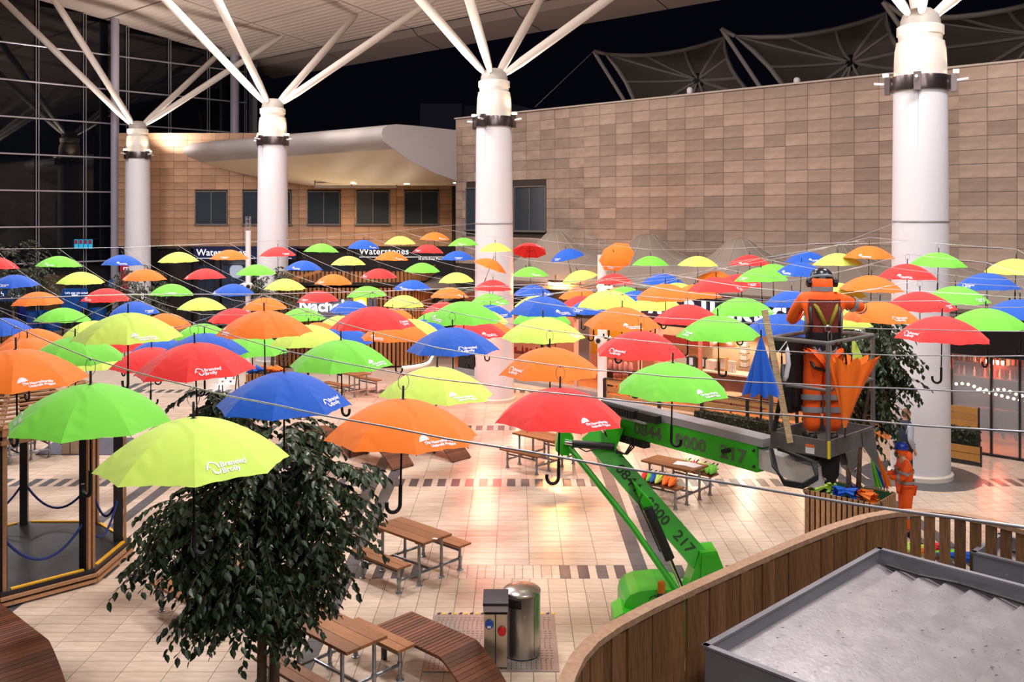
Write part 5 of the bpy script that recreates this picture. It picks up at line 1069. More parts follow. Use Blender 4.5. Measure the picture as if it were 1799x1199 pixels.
# closed umbrellas at the basket and on the wire
cbu = closed_umbrella(at_depth(1337, 580, 10.3), at_depth(1337, 740, 10.3), 1, 'closed blue umbrella hanging left of the work basket', .155); q = at_depth(1337, 580, 10.3); part(cbu, 'hanging_loop', MB().path([q + Vector((.03 * math.sin(a), 0, .05 - .06 * math.cos(a))) for a in [2 * PI * k / 12 for k in range(12)]], .003, 4, closed=True), M_STEEL)
oq = thing('umbrella_bundle', at_depth(1492, 750, 10.7), 'half folded orange umbrella hooked on the basket rail point down', 'umbrella'); N_ = 32
def fo(i, j): f = j / 9; r = .02 + .27 * f ** 1.1 * (1 + .3 * math.cos(8 * 2 * PI * i / N_) * f); a = 2 * PI * i / N_; c = at_depth(1484, 752, 10.72).lerp(at_depth(1497, 632, 10.8), f); return c + Vector((math.cos(a) * r * .9, math.sin(a) * r * .45, .05 * math.cos(8 * a) * f))
part(oq, 'canopy', MB().grid(N_, 10, fo, closeu=True), FAB[2], 0); part(oq, 'shaft', MB().tube(at_depth(1484, 770, 10.72), at_depth(1497, 620, 10.8), .008), M_BLACK); part(oq, 'handle', MB().path([at_depth(1487, 640, 10.7), at_depth(1484, 612, 10.65), at_depth(1478, 602, 10.65), at_depth(1470, 602, 10.75), at_depth(1466, 612, 10.8)], .012, 6), M_RUBBER)
yq = thing('umbrella_bundle', at_depth(1520, 650, 11.6), 'yellow umbrella canopy folded behind the orange one in the basket', 'umbrella'); part(yq, 'canopy', MB().extrude([at_depth(1503, 600, 11.5), at_depth(1524, 645, 11.5), at_depth(1500, 660, 11.5)], (0, .12, 0)), FAB[4]); part(yq, 'shaft', MB().tube(at_depth(1503, 596, 11.55), at_depth(1506, 720, 11.55), .008), M_BLACK)

# ------------------------------------------------------------------ people
M_HIVIS = mat('hivis_orange', srgb(255, 96, 12), .7, var=.1, scale=9, bump=.35, bscale=9); M_TAPE = mat('reflective_tape', srgb(152, 154, 160), .35, .2); M_SKIN = mat('skin', srgb(214, 160, 132), .55); M_HAIR = mat('hair_brown', srgb(120, 84, 58), .7, var=.2, scale=20)
def skin(root, name, V, E, R, m, sub=2, rootv=0):
    me = bpy.data.meshes.new(name); me.from_pydata([tuple(v) for v in V], E, []); me.materials.append(m); o = link(name, me, root)
    if not me.skin_vertices: 
        import bmesh
        bm = bmesh.new(); bm.from_mesh(me); bm.verts.layers.skin.verify(); bm.to_mesh(me); bm.free()
    for i, r in enumerate(R): me.skin_vertices[0].data[i].radius = r if isinstance(r, tuple) else (r, r)
    me.skin_vertices[0].data[rootv].use_root = True
    sk = o.modifiers.new('skin', 'SKIN'); sk.use_smooth_shade = True; sb = o.modifiers.new('sub', 'SUBSURF'); sb.levels = sub; sb.render_levels = sub
    return o
def person(p, ang, label, J, top_mat, leg_mat, hood=None):
    t = thing('person', p, label, 'person', rotz=ang); K = list(J.keys()); 
    def sub_(names, edges, rad, mat_, nm, rootn): idx = {k: i for i, k in enumerate(names)}; return skin(t, nm, [J[k] for k in names], [(idx[a], idx[b]) for a, b in edges], [rad[k] for k in names], mat_, 2, idx[rootn])
    body = ['pel', 'spi', 'che', 'nec', 'hed', 'top', 'sL', 'eL', 'wL', 'sR', 'eR', 'wR', 'hL', 'kL', 'aL', 'tL', 'hR', 'kR', 'aR', 'tR']
    be = [('pel', 'spi'), ('spi', 'che'), ('che', 'nec'), ('nec', 'hed'), ('hed', 'top'), ('che', 'sL'), ('sL', 'eL'), ('eL', 'wL'), ('che', 'sR'), ('sR', 'eR'), ('eR', 'wR'), ('pel', 'hL'), ('hL', 'kL'), ('kL', 'aL'), ('aL', 'tL'), ('pel', 'hR'), ('hR', 'kR'), ('kR', 'aR'), ('aR', 'tR')]
    br = dict(pel=(.13, .1), spi=(.13, .1), che=(.15, .11), nec=.055, hed=(.078, .095), top=(.06, .07), sL=.06, eL=.045, wL=.028, sR=.06, eR=.045, wR=.028, hL=.085, kL=.058, aL=.042, tL=.04, hR=.085, kR=.058, aR=.042, tR=.04)
    # hands: palm, four fingers and a thumb grown from each wrist
    for s in 'LR':
        w_ = Vector(J['w' + s]); e_ = Vector(J['e' + s]); d = (w_ - e_).normalized(); sd_ = d.cross(Vector((0, 0, 1))); sd_ = sd_.normalized() if sd_.length > .1 else Vector((1, 0, 0)); dn = d.cross(sd_).normalized()
        if dn.z > 0: dn = -dn
        J['p' + s] = w_ + d * .06; body.append('p' + s); be.append(('w' + s, 'p' + s)); br['p' + s] = (.036, .02)
        for q in range(4):
            o = (q - 1.5) * .02; ln = (.068, .078, .074, .058)[q]; k1, k2, k3 = ('f%s%d%s' % (s, q, c) for c in 'abc')
            J[k1] = w_ + d * .1 + sd_ * o; J[k2] = J[k1] + d * ln * .5 + dn * .012; J[k3] = J[k2] + d * ln * .35 + dn * .03
            body += [k1, k2, k3]; be += [('p' + s, k1), (k1, k2), (k2, k3)]; br[k1] = .0095; br[k2] = .009; br[k3] = .0075
        k1, k2 = 'u' + s, 'v' + s; sg_ = -1 if s == 'L' else 1; J[k1] = w_ + d * .05 - sd_ * .04 * sg_ + dn * .01; J[k2] = J[k1] + d * .045 - sd_ * .012 * sg_ + dn * .015; body += [k1, k2]; be += [('p' + s, k1), (k1, k2)]; br[k1] = .012; br[k2] = .009
    sub_(body, be, br, M_SKIN, 'body', 'pel')
    jr = dict(pel=(.165, .135), spi=(.16, .13), che=(.185, .15), nec=.1, sL=.085, eL=.066, wL=.048, sR=.085, eR=.066, wR=.048)
    sub_(['pel', 'spi', 'che', 'nec', 'sL', 'eL', 'wL', 'sR', 'eR', 'wR'], be[:3] + [('che', 'sL'), ('sL', 'eL'), ('eL', 'wL'), ('che', 'sR'), ('sR', 'eR'), ('eR', 'wR')], jr, top_mat, 'jacket', 'spi')
    tr_ = dict(pel=(.155, .13), hL=.125, kL=.108, aL=.098, hR=.125, kR=.108, aR=.098)
    sub_(['pel', 'hL', 'kL', 'aL', 'hR', 'kR', 'aR'], [('pel', 'hL'), ('hL', 'kL'), ('kL', 'aL'), ('pel', 'hR'), ('hR', 'kR'), ('kR', 'aR')], tr_, leg_mat, 'trousers', 'pel')
    for s in 'LR':
        a = Vector(J['a' + s]); q = Vector(J['t' + s]); link('boot', MB().path([(a.x, a.y - .05, .045), (a.x, a.y + .02, .06), (q.x, q.y, .05), (q.x, q.y + .06, .035)], [.05, .06, .055, .03], 10).mesh('boot', M_BLACK, smooth=0), t)
    return t, J
def band(t, a, b, f, w_, r, m=None, ell=1.0):
    a = Vector(a); b = Vector(b); c = a.lerp(b, f); d = (b - a).normalized(); mb = MB().path([c - d * w_ / 2, c + d * w_ / 2], r, 18, cap=False)
    if ell != 1.0: mb.v = [(c.x + (v[0] - c.x), c.y + (v[1] - c.y) * ell, v[2]) for v in mb.v]
    link('reflective_band', mb.mesh('reflective_band', m or M_TAPE, smooth=0), t)
def head_bits(t, J, yaw_dir=(0, 1, 0), hair=None):
    c = Vector(J['hed']); f = Vector(yaw_dir).normalized(); r = Vector((f.y, -f.x, 0)); u = Vector((0, 0, 1))
    hd = link('head', MB().ball((0, 0, 0), .083, .1, .125, 18, 14).mesh('head', M_SKIN, smooth=0), t, c + u * .02, (0, 0, math.atan2(-f.x, f.y)))
    def hp(name, mb, m): return link(name, mb.mesh(name, m, smooth=0), hd)
    hp('nose', MB().path([(0, .095, .02), (0, .115, -.015), (0, .09, -.025)], [.009, .015, .012], 8), M_SKIN); hp('mouth', MB().box(-.022, .022, .084, .092, -.062, -.054), mat('lips', srgb(170, 98, 90), .5))
    for s in (-1, 1): hp('eye', MB().ball((s * .032, .088, .02), .011, .008, .007, 8, 6), M_BLACK); hp('ear', MB().ball((s * .084, -.005, 0), .012, .022, .032, 8, 6), M_SKIN); hp('eyebrow', MB().box(s * .032 - .018, s * .032 + .018, .086, .094, .038, .045), M_HAIR)
    if hair: hp('hair', MB().grid(18, 9, lambda i, j: ((.09 + .004 * math.sin(7 * i)) * math.cos(2 * PI * i / 18) * math.sin(.02 + j / 8 * (1.45 + .5 * (math.sin(2 * PI * i / 18) < .2))), .106 * math.sin(2 * PI * i / 18) * math.sin(.02 + j / 8 * (1.45 + .5 * (math.sin(2 * PI * i / 18) < .2))) - .006, .13 * math.cos(.02 + j / 8 * (1.45 + .5 * (math.sin(2 * PI * i / 18) < .2))) + .008), closeu=True), M_HAIR)
    return hd
# worker in the basket, seen from behind, right arm reaching out to an umbrella
s_ = 1.06
J = dict(pel=(0, 0, .98), spi=(0, .02, 1.18), che=(0, .04, 1.4), nec=(.01, .07, 1.54), hed=(.03, .13, 1.63), top=(.03, .15, 1.69), sL=(-.2, .04, 1.48), eL=(-.28, .2, 1.24), wL=(-.12, .4, 1.28), sR=(.2, .04, 1.48), eR=(.45, .16, 1.38), wR=(.48, .42, 1.42),
         hL=(-.09, 0, .9), kL=(-.11, .03, .5), aL=(-.12, -.02, .1), tL=(-.13, .13, .05), hR=(.09, 0, .9), kR=(.1, .03, .5), aR=(.1, -.02, .1), tR=(.12, .13, .05))
J = {k: tuple(x * s_ for x in v) for k, v in J.items()}
wk, J = person((3.72, 11.42, 3.345), 0, 'worker in orange hi-vis and harness standing in the lift basket, seen from behind', J, M_HIVIS, M_HIVIS); wk.scale = (1.1, 1.06, 1.1)
for s in 'LR': band(wk, J['k' + s], J['a' + s], .1, .06, .118); band(wk, J['k' + s], J['a' + s], .42, .06, .114)
band(wk, J['eR'], J['wR'], .12, .06, .076); band(wk, J['sR'], J['eR'], .55, .06, .088); band(wk, J['pel'], J['spi'], -.1, .06, .185, ell=.85)
hd = head_bits(wk, J); hd.rotation_euler[0] = -.25
HM = mat('helmet_black', srgb(26, 28, 34), .25)
hl = link('helmet', MB().lathe([(.125, 0), (.128, .03), (.12, .08), (.09, .125), (.04, .148), (.005, .152)], 24).mesh('helmet', HM, smooth=40), wk, Vector(J['hed']) + Vector((0, 0, .035)), (-.3, 0, 0))
link('peak', MB().box(-.09, .09, .08, .17, .0, .015).mesh('peak', HM), hl); link('helmet_strap', MB().lathe([(.126, .02), (.133, .03), (.133, .045), (.126, .055)], 24, cap=False).mesh('helmet_strap', mat('strap_grey', srgb(120, 130, 135), .5)), hl)
for s in (-1, 1): link('ear_defender', MB().lathe([(.03, -.03), (.05, -.02), (.05, .02), (.03, .03)], 14, (s * .145, 0, -.02), Matrix.Rotation(PI / 2, 3, 'Y')).mesh('ear_defender', HM, smooth=40), hl)
def lb2(name, mb, m, sm=None): return link(name, mb.mesh(name, m, smooth=sm), wk)
M_HARN = mat('harness_olive', srgb(150, 140, 40), .7); M_VEST = mat('vest_mesh', srgb(120, 44, 30), .8, var=.35, scale=60)
yb = -.105
lb2('collar', MB().lathe([(.13, 1.54), (.12, 1.62), (.118, 1.7), (.112, 1.79), (.1, 1.8)], 20, (.02, .09, 0), cap=False), M_HIVIS, 0); lb2('collar_band', MB().lathe([(.122, 1.66), (.121, 1.71)], 20, (.02, .09, 0), cap=False), M_TAPE)
def back(x, z): return Vector((x, -.15 + .13 * (abs(x) / .2) ** 2.2 - .015 * math.exp(-((z - 1.45) / .2) ** 2), z))
lb2('vest_back', MB().grid(9, 9, lambda i, j: back((-.2 + .4 * i / 8) * (1 - .12 * j / 8), 1.2 + .38 * j / 8)), M_VEST, 0); lb2('waist_pad', MB().grid(9, 5, lambda i, j: back(-.2 + .4 * i / 8, 1.02 + .2 * j / 4) + Vector((0, -.01, 0))), M_BLACK, 0)
for s in (-1, 1):
    lb2('harness_strap', MB().path([back(s * .13, 1.54) + Vector((0, .05, .02)), back(s * .1, 1.48) + Vector((0, -.012, 0)), back(s * .02, 1.3) + Vector((0, -.016, 0))], .022, 6), M_HARN, 0); lb2('harness_strap', MB().path([back(s * .16, 1.5), back(s * .15, 1.3), back(s * .17, 1.05)], .02, 6), M_BLACK, 0); lb2('shoulder_tape', MB().path([back(s * .2, 1.52) + Vector((0, .03, .01)), back(s * .19, 1.36) + Vector((0, .01, 0)), back(s * .19, 1.2) + Vector((0, .02, 0))], .025, 5), M_TAPE, 0)
lb2('harness_ring', MB().lathe([(.03, -.012), (.042, 0), (.03, .012)], 14, back(0, 1.27) + Vector((0, -.03, 0)), Matrix.Rotation(PI / 2, 3, 'X'), cap=False), M_STEEL); lb2('carabiner', MB().path([back(.02 * math.sin(a), 1.18 + .06 * math.cos(a)) + Vector((.015, -.04, 0)) for a in [2 * PI * k / 12 for k in range(12)]], .008, 6, closed=True), M_STEEL)
lb2('lanyard', MB().path([back(.015, 1.13) + Vector((0, -.04, 0)), back(.02, .95) + Vector((0, -.08, 0)), Vector((.03, -.3, .82)), Vector((.02, -.4, .78))], .014, 8), mat('lanyard_rope', srgb(150, 146, 140), .8))
lb2('belt', MB().lathe([(.175, .99), (.185, 1.0), (.185, 1.05), (.175, 1.06)], 22, (0, 0, 0), Matrix.Diagonal((1.05, .82, 1)), cap=False), M_BLACK); lb2('leg_strap', MB().path([Vector((-.2, -.02, .98)), Vector((-.13, -.13, .84)), Vector((0, -.1, .8))], .018, 6), M_BLACK)
# ground worker holding closed umbrellas, seen from the side
J = dict(pel=(0, 0, .95), spi=(0, .01, 1.14), che=(0, .02, 1.34), nec=(0, .04, 1.48), hed=(0, .09, 1.58), top=(0, .1, 1.65), sL=(-.19, .03, 1.38), eL=(-.2, .12, 1.12), wL=(-.1, .34, 1.12), sR=(.19, .03, 1.38), eR=(.2, .12, 1.12), wR=(.1, .34, 1.14),
         hL=(-.09, 0, .9), kL=(-.1, .04, .49), aL=(-.1, 0, .1), tL=(-.1, .14, .05), hR=(.09, 0, .9), kR=(.1, .02, .49), aR=(.1, -.06, .1), tR=(.1, .08, .05))
gw, J = person((7.42, 17.9, 0), PI / 2 - .1, 'ground worker in orange hi-vis with blue helmet holding closed umbrellas', J, M_HIVIS, M_HIVIS)
for s in 'LR': band(gw, J['k' + s], J['a' + s], .25, .06, .1); band(gw, J['sL'] if s == 'L' else J['sR'], J['e' + s], .6, .05, .09); band(gw, J['e' + s], J['w' + s], .3, .05, .075)
band(gw, J['pel'], J['spi'], .4, .055, .18, ell=.88); band(gw, J['spi'], J['che'], .4, .055, .185, ell=.86)
head_bits(gw, J); link('hood', MB().ball((0, 0, 0), .1, .09, .1).mesh('hood', M_HIVIS, smooth=0), gw, (0, -.03, 1.5))
hl = link('helmet', MB().lathe([(.122, 0), (.125, .03), (.115, .08), (.085, .12), (.03, .14), (.004, .142)], 24).mesh('helmet', mat('helmet_blue', srgb(30, 60, 160), .3), smooth=40), gw, Vector(J['hed']) + Vector((0, 0, .06))); link('peak', MB().box(-.08, .08, .09, .17, 0, .014).mesh('peak', HM), hl); link('balaclava', MB().lathe([(.09, -.1), (.1, -.04), (.1, .02)], 20, cap=False).mesh('balaclava', M_HIVIS, smooth=0), hl)
hx = gw.location + Vector((-.42, -.1, 1.0))
for k, c in enumerate((3, 1, 2)): closed_umbrella(hx + Vector((-.32 + .06 * k, -.04 * k, .62)), hx + Vector((-.02 + .05 * k, .02, -.32)), c, '%s closed umbrella held by the ground worker' % COLN[c], .07)
# bystander beside the column
J = dict(pel=(0, 0, .97), spi=(0, .01, 1.16), che=(0, .02, 1.36), nec=(0, .03, 1.5), hed=(0, .06, 1.62), top=(0, .06, 1.69), sL=(-.19, .02, 1.4), eL=(-.22, .0, 1.12), wL=(-.2, .12, .9), sR=(.19, .02, 1.4), eR=(.23, -.02, 1.12), wR=(.2, .1, .9),
         hL=(-.09, 0, .92), kL=(-.1, .02, .5), aL=(-.1, 0, .1), tL=(-.1, .14, .05), hR=(.09, 0, .92), kR=(.1, .02, .5), aR=(.1, 0, .1), tR=(.1, .14, .05))
by, J = person((8.66, 21.0, 0), -PI / 2 + .3, 'bystander in grey hoodie and navy gilet walking past the white column', J, mat('hoodie_grey', srgb(170, 174, 186), .8), mat('trousers_dark', srgb(34, 34, 40), .8))
head_bits(by, J, hair=True); link('gilet', MB().lathe([(.19, 1.02), (.2, 1.2), (.205, 1.38), (.14, 1.5), (.11, 1.53)], 22, (0, .01, 0), Matrix.Diagonal((1.0, .82, 1)), cap=False).mesh('gilet', mat('gilet_navy', srgb(34, 40, 60), .7), smooth=0), by)
# ------------------------------------------------------------------ trees
M_LEAF = mat('ficus_leaf', srgb(44, 66, 40), .36, rnd=.45, spec=.5); M_LEAF2 = mat('far_leaf', srgb(64, 74, 58), .5, rnd=.45); M_BARK = mat('bark', srgb(96, 78, 62), .8, var=.3, scale=14, bump=.5, bscale=30)
LEAF_V = [(0, 0, 0), (.25, -.27, .03), (.6, -.27, .02), (1, 0, -.1), (.6, .27, .02), (.25, .27, .03), (.5, 0, -.06)]; LEAF_F = [(0, 1, 6), (1, 2, 6), (2, 3, 6), (3, 4, 6), (4, 5, 6), (5, 0, 6)]
def leaf_xf(p, d, up, L_): d = d.normalized(); s = d.cross(up); s = s.normalized() if s.length > .05 else Vector((1, 0, 0)); n_ = s.cross(d); return [p + (d * v[0] + s * v[1] + n_ * v[2]) * L_ for v in LEAF_V]
ME_LEAF = MB().add([Vector(v) for v in LEAF_V], LEAF_F).mesh('leaf', M_LEAF)
def tree(base, label, trunks, blobs, ntw, nl, L_, m, seed, single=0, cat='tree', ltop=None):
    r_ = random.Random(seed); base = Vector(base); t = thing('ficus_tree' if single else 'potted_tree', base, label, cat)
    for tr in trunks: part(t, 'trunk', MB().path([base + Vector(p) for p in tr[0]], tr[1], 9), M_BARK, 0)
    fo_ = MB(); tw = MB(); singles = []
    for k in range(ntw):
        c, rad, wgt = r_.choices(blobs, [b[2] for b in blobs])[0]; c = Vector(c)
        th = r_.uniform(0, 2 * PI); z = r_.uniform(-1, 1); rr_ = math.sqrt(max(0, 1 - z * z)); u = Vector((rr_ * math.cos(th), rr_ * math.sin(th), z)); f = r_.uniform(.25, .98) ** .6
        p = base + c + Vector((u.x * rad[0] * f, u.y * rad[1] * f, u.z * rad[2] * f)); out = Vector((u.x, u.y, .2 * u.z - .15)).normalized()
        ln = L_ * r_.uniform(3.0, 5.0); pts = []
        for q in range(6): g = q / 5; pts.append(p + out * ln * g + Vector((0, 0, .16 * ln * g - .55 * ln * g * g)))
        tw.path(pts, [.006, .005, .005, .004, .003, .002], 4, cap=False)
        for q in range(nl):
            g = (q + .5) / nl * 5; i = min(4, int(g)); a = pts[i].lerp(pts[i + 1], g - i); d = (pts[i + 1] - pts[i]).normalized(); sd_ = d.cross(Vector((0, 0, 1))).normalized() * (1 if q % 2 else -1)
            ld = (d * .55 + sd_ * .75 + Vector((r_.uniform(-.35, .35), r_.uniform(-.35, .35), -.45 + r_.uniform(-.35, .3)))); up = Vector((r_.uniform(-.5, .5), r_.uniform(-.5, .5), 1)); l2 = L_ * r_.uniform(.75, 1.2)
            vs = leaf_xf(a, ld, up, l2)
            if single and (f > .9 and a.y < base.y + c.y and len(singles) < 250): singles.append((a, ld.normalized(), up, l2))
            else: fo_.add(vs, LEAF_F, r_.random())
    part(t, 'foliage', fo_, m, kind='stuff'); part(t, 'twigs', tw, M_BARK, kind='stuff')
    for a, d, up, l2 in singles:
        s = d.cross(up).normalized(); n_ = s.cross(d); o = link('leaf', ME_LEAF, t, a - base); o.rotation_euler = Matrix((d, s, n_)).transposed().to_euler(); o.scale = (l2, l2, l2)
    return t
tb0 = at_depth(468, 1199, 11.0); NB = (tb0.x, 11.0, 0)
def hz(px, py, Y=11.0): q = at_depth(px, py, Y); return (q.x - NB[0], Y - NB[1], q.z)
blobs = [(hz(490, 800), (.5, .5, .5), 3), (hz(430, 900), (.68, .6, .45), 4.2), (hz(450, 985), (.75, .6, .42), 4.2), (hz(455, 1050), (.55, .5, .32), 2.6), (hz(560, 850), (.38, .4, .4), 2), (hz(350, 890), (.3, .4, .2), 1.0), (hz(295, 975), (.24, .25, .1), .6), (hz(300, 920), (.2, .25, .08), .35), (hz(400, 720), (.3, .3, .14), .7), (hz(575, 940), (.3, .3, .35), 1.1), (hz(365, 690), (.12, .15, .06), .3), (hz(620, 815), (.12, .12, .08), .25), (hz(380, 1060), (.25, .25, .14), .5)]
trk = [([(-.06, 0, 0), (-.05, 0, 1.2), (-.12, .05, 2.2), (-.1, 0, 3.2)], [.06, .055, .045, .02]), ([(.06, .05, 0), (.07, .05, 1.2), (.15, 0, 2.2), (.3, 0, 3.0)], [.045, .045, .035, .015]), ([(.14, -.05, 0), (.12, -.05, 1.1), (0, -.1, 2.2), (.0, -.1, 3.3)], [.04, .04, .03, .012])]
tree(NB, 'large near ficus tree with three trunks and dark drooping leaves', trk, blobs, 860, 13, .108, M_LEAF, 4, single=1)
part(thing('tree_tub', (NB[0], NB[1], 0), 'round soil base under the near ficus trunks', 'planter'), 'rim', MB().lathe([(.5, 0), (.52, .06), (.45, .08), (.02, .07)], 28, (NB[0], NB[1], 0)), mat('soil', srgb(50, 40, 32), .9))
# slatted planter with the right tree
PZ = 1.0; pO = at_z(1414, 859, PZ); u2 = Vector((-UX, -UY, 0)); v2 = Vector((VX, VY, 0)); L1, L2 = 1.32, .95
t = thing('slatted_planter', pO + u2 * L1 / 2 + v2 * L2 / 2 - Vector((0, 0, PZ)), 'slatted timber planter holding the tree behind the lift basket', 'planter')
M_PLS = wood('planter_slat', (186, 140, 98), stretch=(25, 25, 3)); M_LINER = mat('planter_liner', srgb(44, 88, 60), .7)
part(t, 'liner', MB().extrude([pO + u2 * .05 + v2 * .05 + Vector((0, 0, -PZ + .02)), pO + u2 * (L1 - .05) + v2 * .05 + Vector((0, 0, -PZ + .02)), pO + u2 * (L1 - .05) + v2 * (L2 - .05) + Vector((0, 0, -PZ + .02)), pO + u2 * .05 + v2 * (L2 - .05) + Vector((0, 0, -PZ + .02))], (0, 0, PZ - .22)), M_LINER)
for (o_, d, L_, nr_) in [(pO, u2, L1, v2), (pO + u2 * L1, v2, L2, -u2), (pO, v2, L2, u2), (pO + v2 * L2, u2, L1, -v2)]:
    n_ = int(L_ / .1)
    for k in range(n_): c = o_ + d * ((k + .5) * L_ / n_); part(t, 'slat', MB().obox(c + Vector((0, 0, -PZ / 2 + .01)), d * .034, nr_ * .014, (0, 0, PZ / 2 - .02)), M_PLS)
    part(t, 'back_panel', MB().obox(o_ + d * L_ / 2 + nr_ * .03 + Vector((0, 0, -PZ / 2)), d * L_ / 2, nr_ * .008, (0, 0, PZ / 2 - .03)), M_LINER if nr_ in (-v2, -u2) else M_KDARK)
pc = pO + u2 * L1 * .55 + v2 * L2 * .5
T2 = (pc.x, pc.y, .8)
def h2(px, py, Y): q = at_depth(px, py, Y); return (q.x - T2[0], Y - T2[1], q.z - T2[2])
bl2 = [(h2(1525, 610, 18), (.58, .6, .6), 4), (h2(1498, 690, 18), (.55, .6, .55), 3.2), (h2(1470, 660, 18.2), (.55, .6, .7), 1.8), (h2(1505, 750, 18), (.38, .4, .25), 1.5), (h2(1530, 580, 18), (.5, .5, .35), 1.2), (h2(1568, 665, 18), (.25, .3, .15), .6)]
tr2 = [([(-.08, 0, 0), (-.1, 0, 1.0), (0, .1, 2), (.1, .1, 3)], [.05, .045, .035, .015]), ([(.1, .05, 0), (.14, .05, 1), (.3, .05, 2), (.4, 0, 2.8)], [.05, .04, .03, .012])]
tree(T2, 'leafy ficus tree in the planter behind the lift basket', tr2, bl2, 420, 12, .115, M_LEAF, 8)
for k, (dx, dy, c, an) in enumerate([(.1, .25, 4, .4), (.3, .5, 4, 1.2), (.55, .3, 1, .2), (.75, .35, 1, 2.2), (.62, .6, 1, 1.2), (.95, .45, 2, .7), (1.1, .3, 2, 2.0)]):
    q = pO + u2 * dx + v2 * dy + Vector((0, 0, -.1)); closed_umbrella(q + Vector((math.cos(an) * .35, math.sin(an) * .35, .1)), q - Vector((math.cos(an) * .3, math.sin(an) * .3, -.08)), c, '%s closed umbrella piled in the planter, %s from its left end' % (COLN[c], ORD[k]), .09)
for k, (px, py, c) in enumerate([(1575, 952, 4), (1604, 958, 4), (1622, 962, 2), (1640, 952, 0), (1665, 966, 3), (1685, 972, 1)]):
    q = at_z(px, py + 12, .06); closed_umbrella(q + Vector((-.4, .1 * (k % 3), .05)), q + Vector((.45, -.12, .05)), c, '%s closed umbrella on the floor behind the timber parapet, %s from the left' % (COLN[c], ORD[k]), .07)
# far trees in tubs
for k, (px, base_y, Y, top, blobs_, lab) in enumerate([
        (22, 560, 44.0, 0, [((0, 0, 4.0), (1.5, 1.2, 1.3), 3), ((.5, 0, 3.0), (1.6, 1.0, .8), 2)], 'bushy dark tree at the far left before the glass wall'),
        (246, 545, 43.5, 0, [((0, 0, 2.9), (1.05, .9, 1.0), 3), ((.1, 0, 1.7), (1.0, .9, .9), 3)], 'small dark tree at the foot of the farthest column'),
        (478, 560, 36.5, 0, [((0, 0, 3.4), (.7, .7, .7), 2), ((.1, 0, 2.5), (.95, .8, .8), 3), ((.1, 0, 1.6), (.8, .7, .6), 2)], 'grey green tree at the foot of the second column')]):
    b0 = ((px - CX) * Y / F, Y, 0); tree(b0, lab, [([(0, 0, 0), (.05, 0, 1.2), (0, 0, 2.6)], [.07, .06, .02])], blobs_, 260, 10, .13, M_LEAF2, 20 + k)
# ------------------------------------------------------------------ picnic tables
M_TOP = wood('table_timber', (158, 104, 60), dark=.6, stretch=(2.5, 25, 25)); M_TUBE = M_STEEL
ME_TT = {}
def lm(name, fn, m, sm=None):
    if name not in ME_TT: ME_TT[name] = fn().mesh(name.split('#')[0], m, smooth=sm)
    return ME_TT[name]
TA = math.atan2(-UY, -UX)
def picnic(x, y, label, ang=TA):
    t = thing('picnic_table', (x, y, 0), label, 'table', 'pipe framed picnic tables', ang)
    for k, yy in enumerate((-.215, 0, .215)): link('table_plank', lm('table_plank', lambda: MB().box(-.65, .65, -.104, .104, .715, .755), M_TOP), t, (0, yy, 0))
    for s in (-1, 1):
        for yy in (-.075, .075): link('bench_plank', lm('bench_plank', lambda: MB().box(-.6, .6, -.071, .071, .43, .465), M_TOP), t, (0, s * .68 + yy, 0))
        link('under_batten', lm('under_batten', lambda: MB().box(-.03, .03, -.3, .3, .69, .715).box(-.03, .03, -.0, .0, .7, .7), M_TOP), t, (s * .45, 0, 0))
        for sx_ in (-1, 1):
            for (yy, h, nm) in ((.25, .7, 'leg'), (.68, .42, 'leg')):
                o = link('leg', lm('leg#%.2f' % h, lambda: MB().tube((0, 0, .01), (0, 0, h), .026, n=10), M_TUBE, 40), t, (sx_ * .47, s * yy, 0)); link('foot_flange', lm('foot_flange', lambda: MB().lathe([(.055, 0), (.055, .012), (.034, .02), (.034, .07)], 14), M_TUBE, 40), o)
                link('collar', lm('collar', lambda: MB().lathe([(.034, -.04), (.036, -.03), (.036, .03), (.034, .04)], 12), M_TUBE, 40), o, (0, 0, .2))
        link('side_rail', lm('side_rail', lambda: MB().tube((-.47, 0, .33), (.47, 0, .33), .022, n=8), M_TUBE, 40), t, (0, s * .68, 0))
        link('cross_rail', lm('cross_rail', lambda: MB().tube((0, -.68, .2), (0, .68, .2), .024, n=8), M_TUBE, 40), t, (s * .47, 0, 0))
    link('centre_rail', lm('centre_rail', lambda: MB().tube((-.47, 0, .2), (.47, 0, .2), .024, n=8), M_TUBE, 40), t)
    return t
t1 = picnic(-1.785, 15.96, 'timber picnic table on steel pipe legs right of the near ficus'); picnic(-2.34, 12.14, 'nearest picnic table partly behind the near ficus foliage'); picnic(.58, 22.86, 'picnic table behind the lower part of the near red umbrella')
t4 = picnic(3.4, 20.27, 'picnic table with papers and closed umbrellas behind the lift'); picnic(-5.6, 31.9, 'small far picnic table in front of the slatted kiosk'); picnic(-4.66, 14.65, 'picnic table hidden behind the ficus with one bench end showing'); picnic(-12.6, 23.5, 'picnic table behind the slatted pod at the left edge')
solid('table_note', MB().rbox((-1.35, 15.5, .757), .09, .06, .003, -.5), M_WHITE, 'small white card on the picnic table right of the ficus', 'card')
for k, (dx, dy, a) in enumerate([(.2, 0, -.5), (.32, -.1, -.9)]): solid('paper_sheet', MB().rbox((3.4 + dx, 20.27 + dy - .1, .758 + .002 * k), .42, .3, .002, a), M_WHITE, ['lower sheet of white paper on the picnic table behind the lift', 'upper sheet of white paper on the picnic table behind the lift'][k], 'paper')
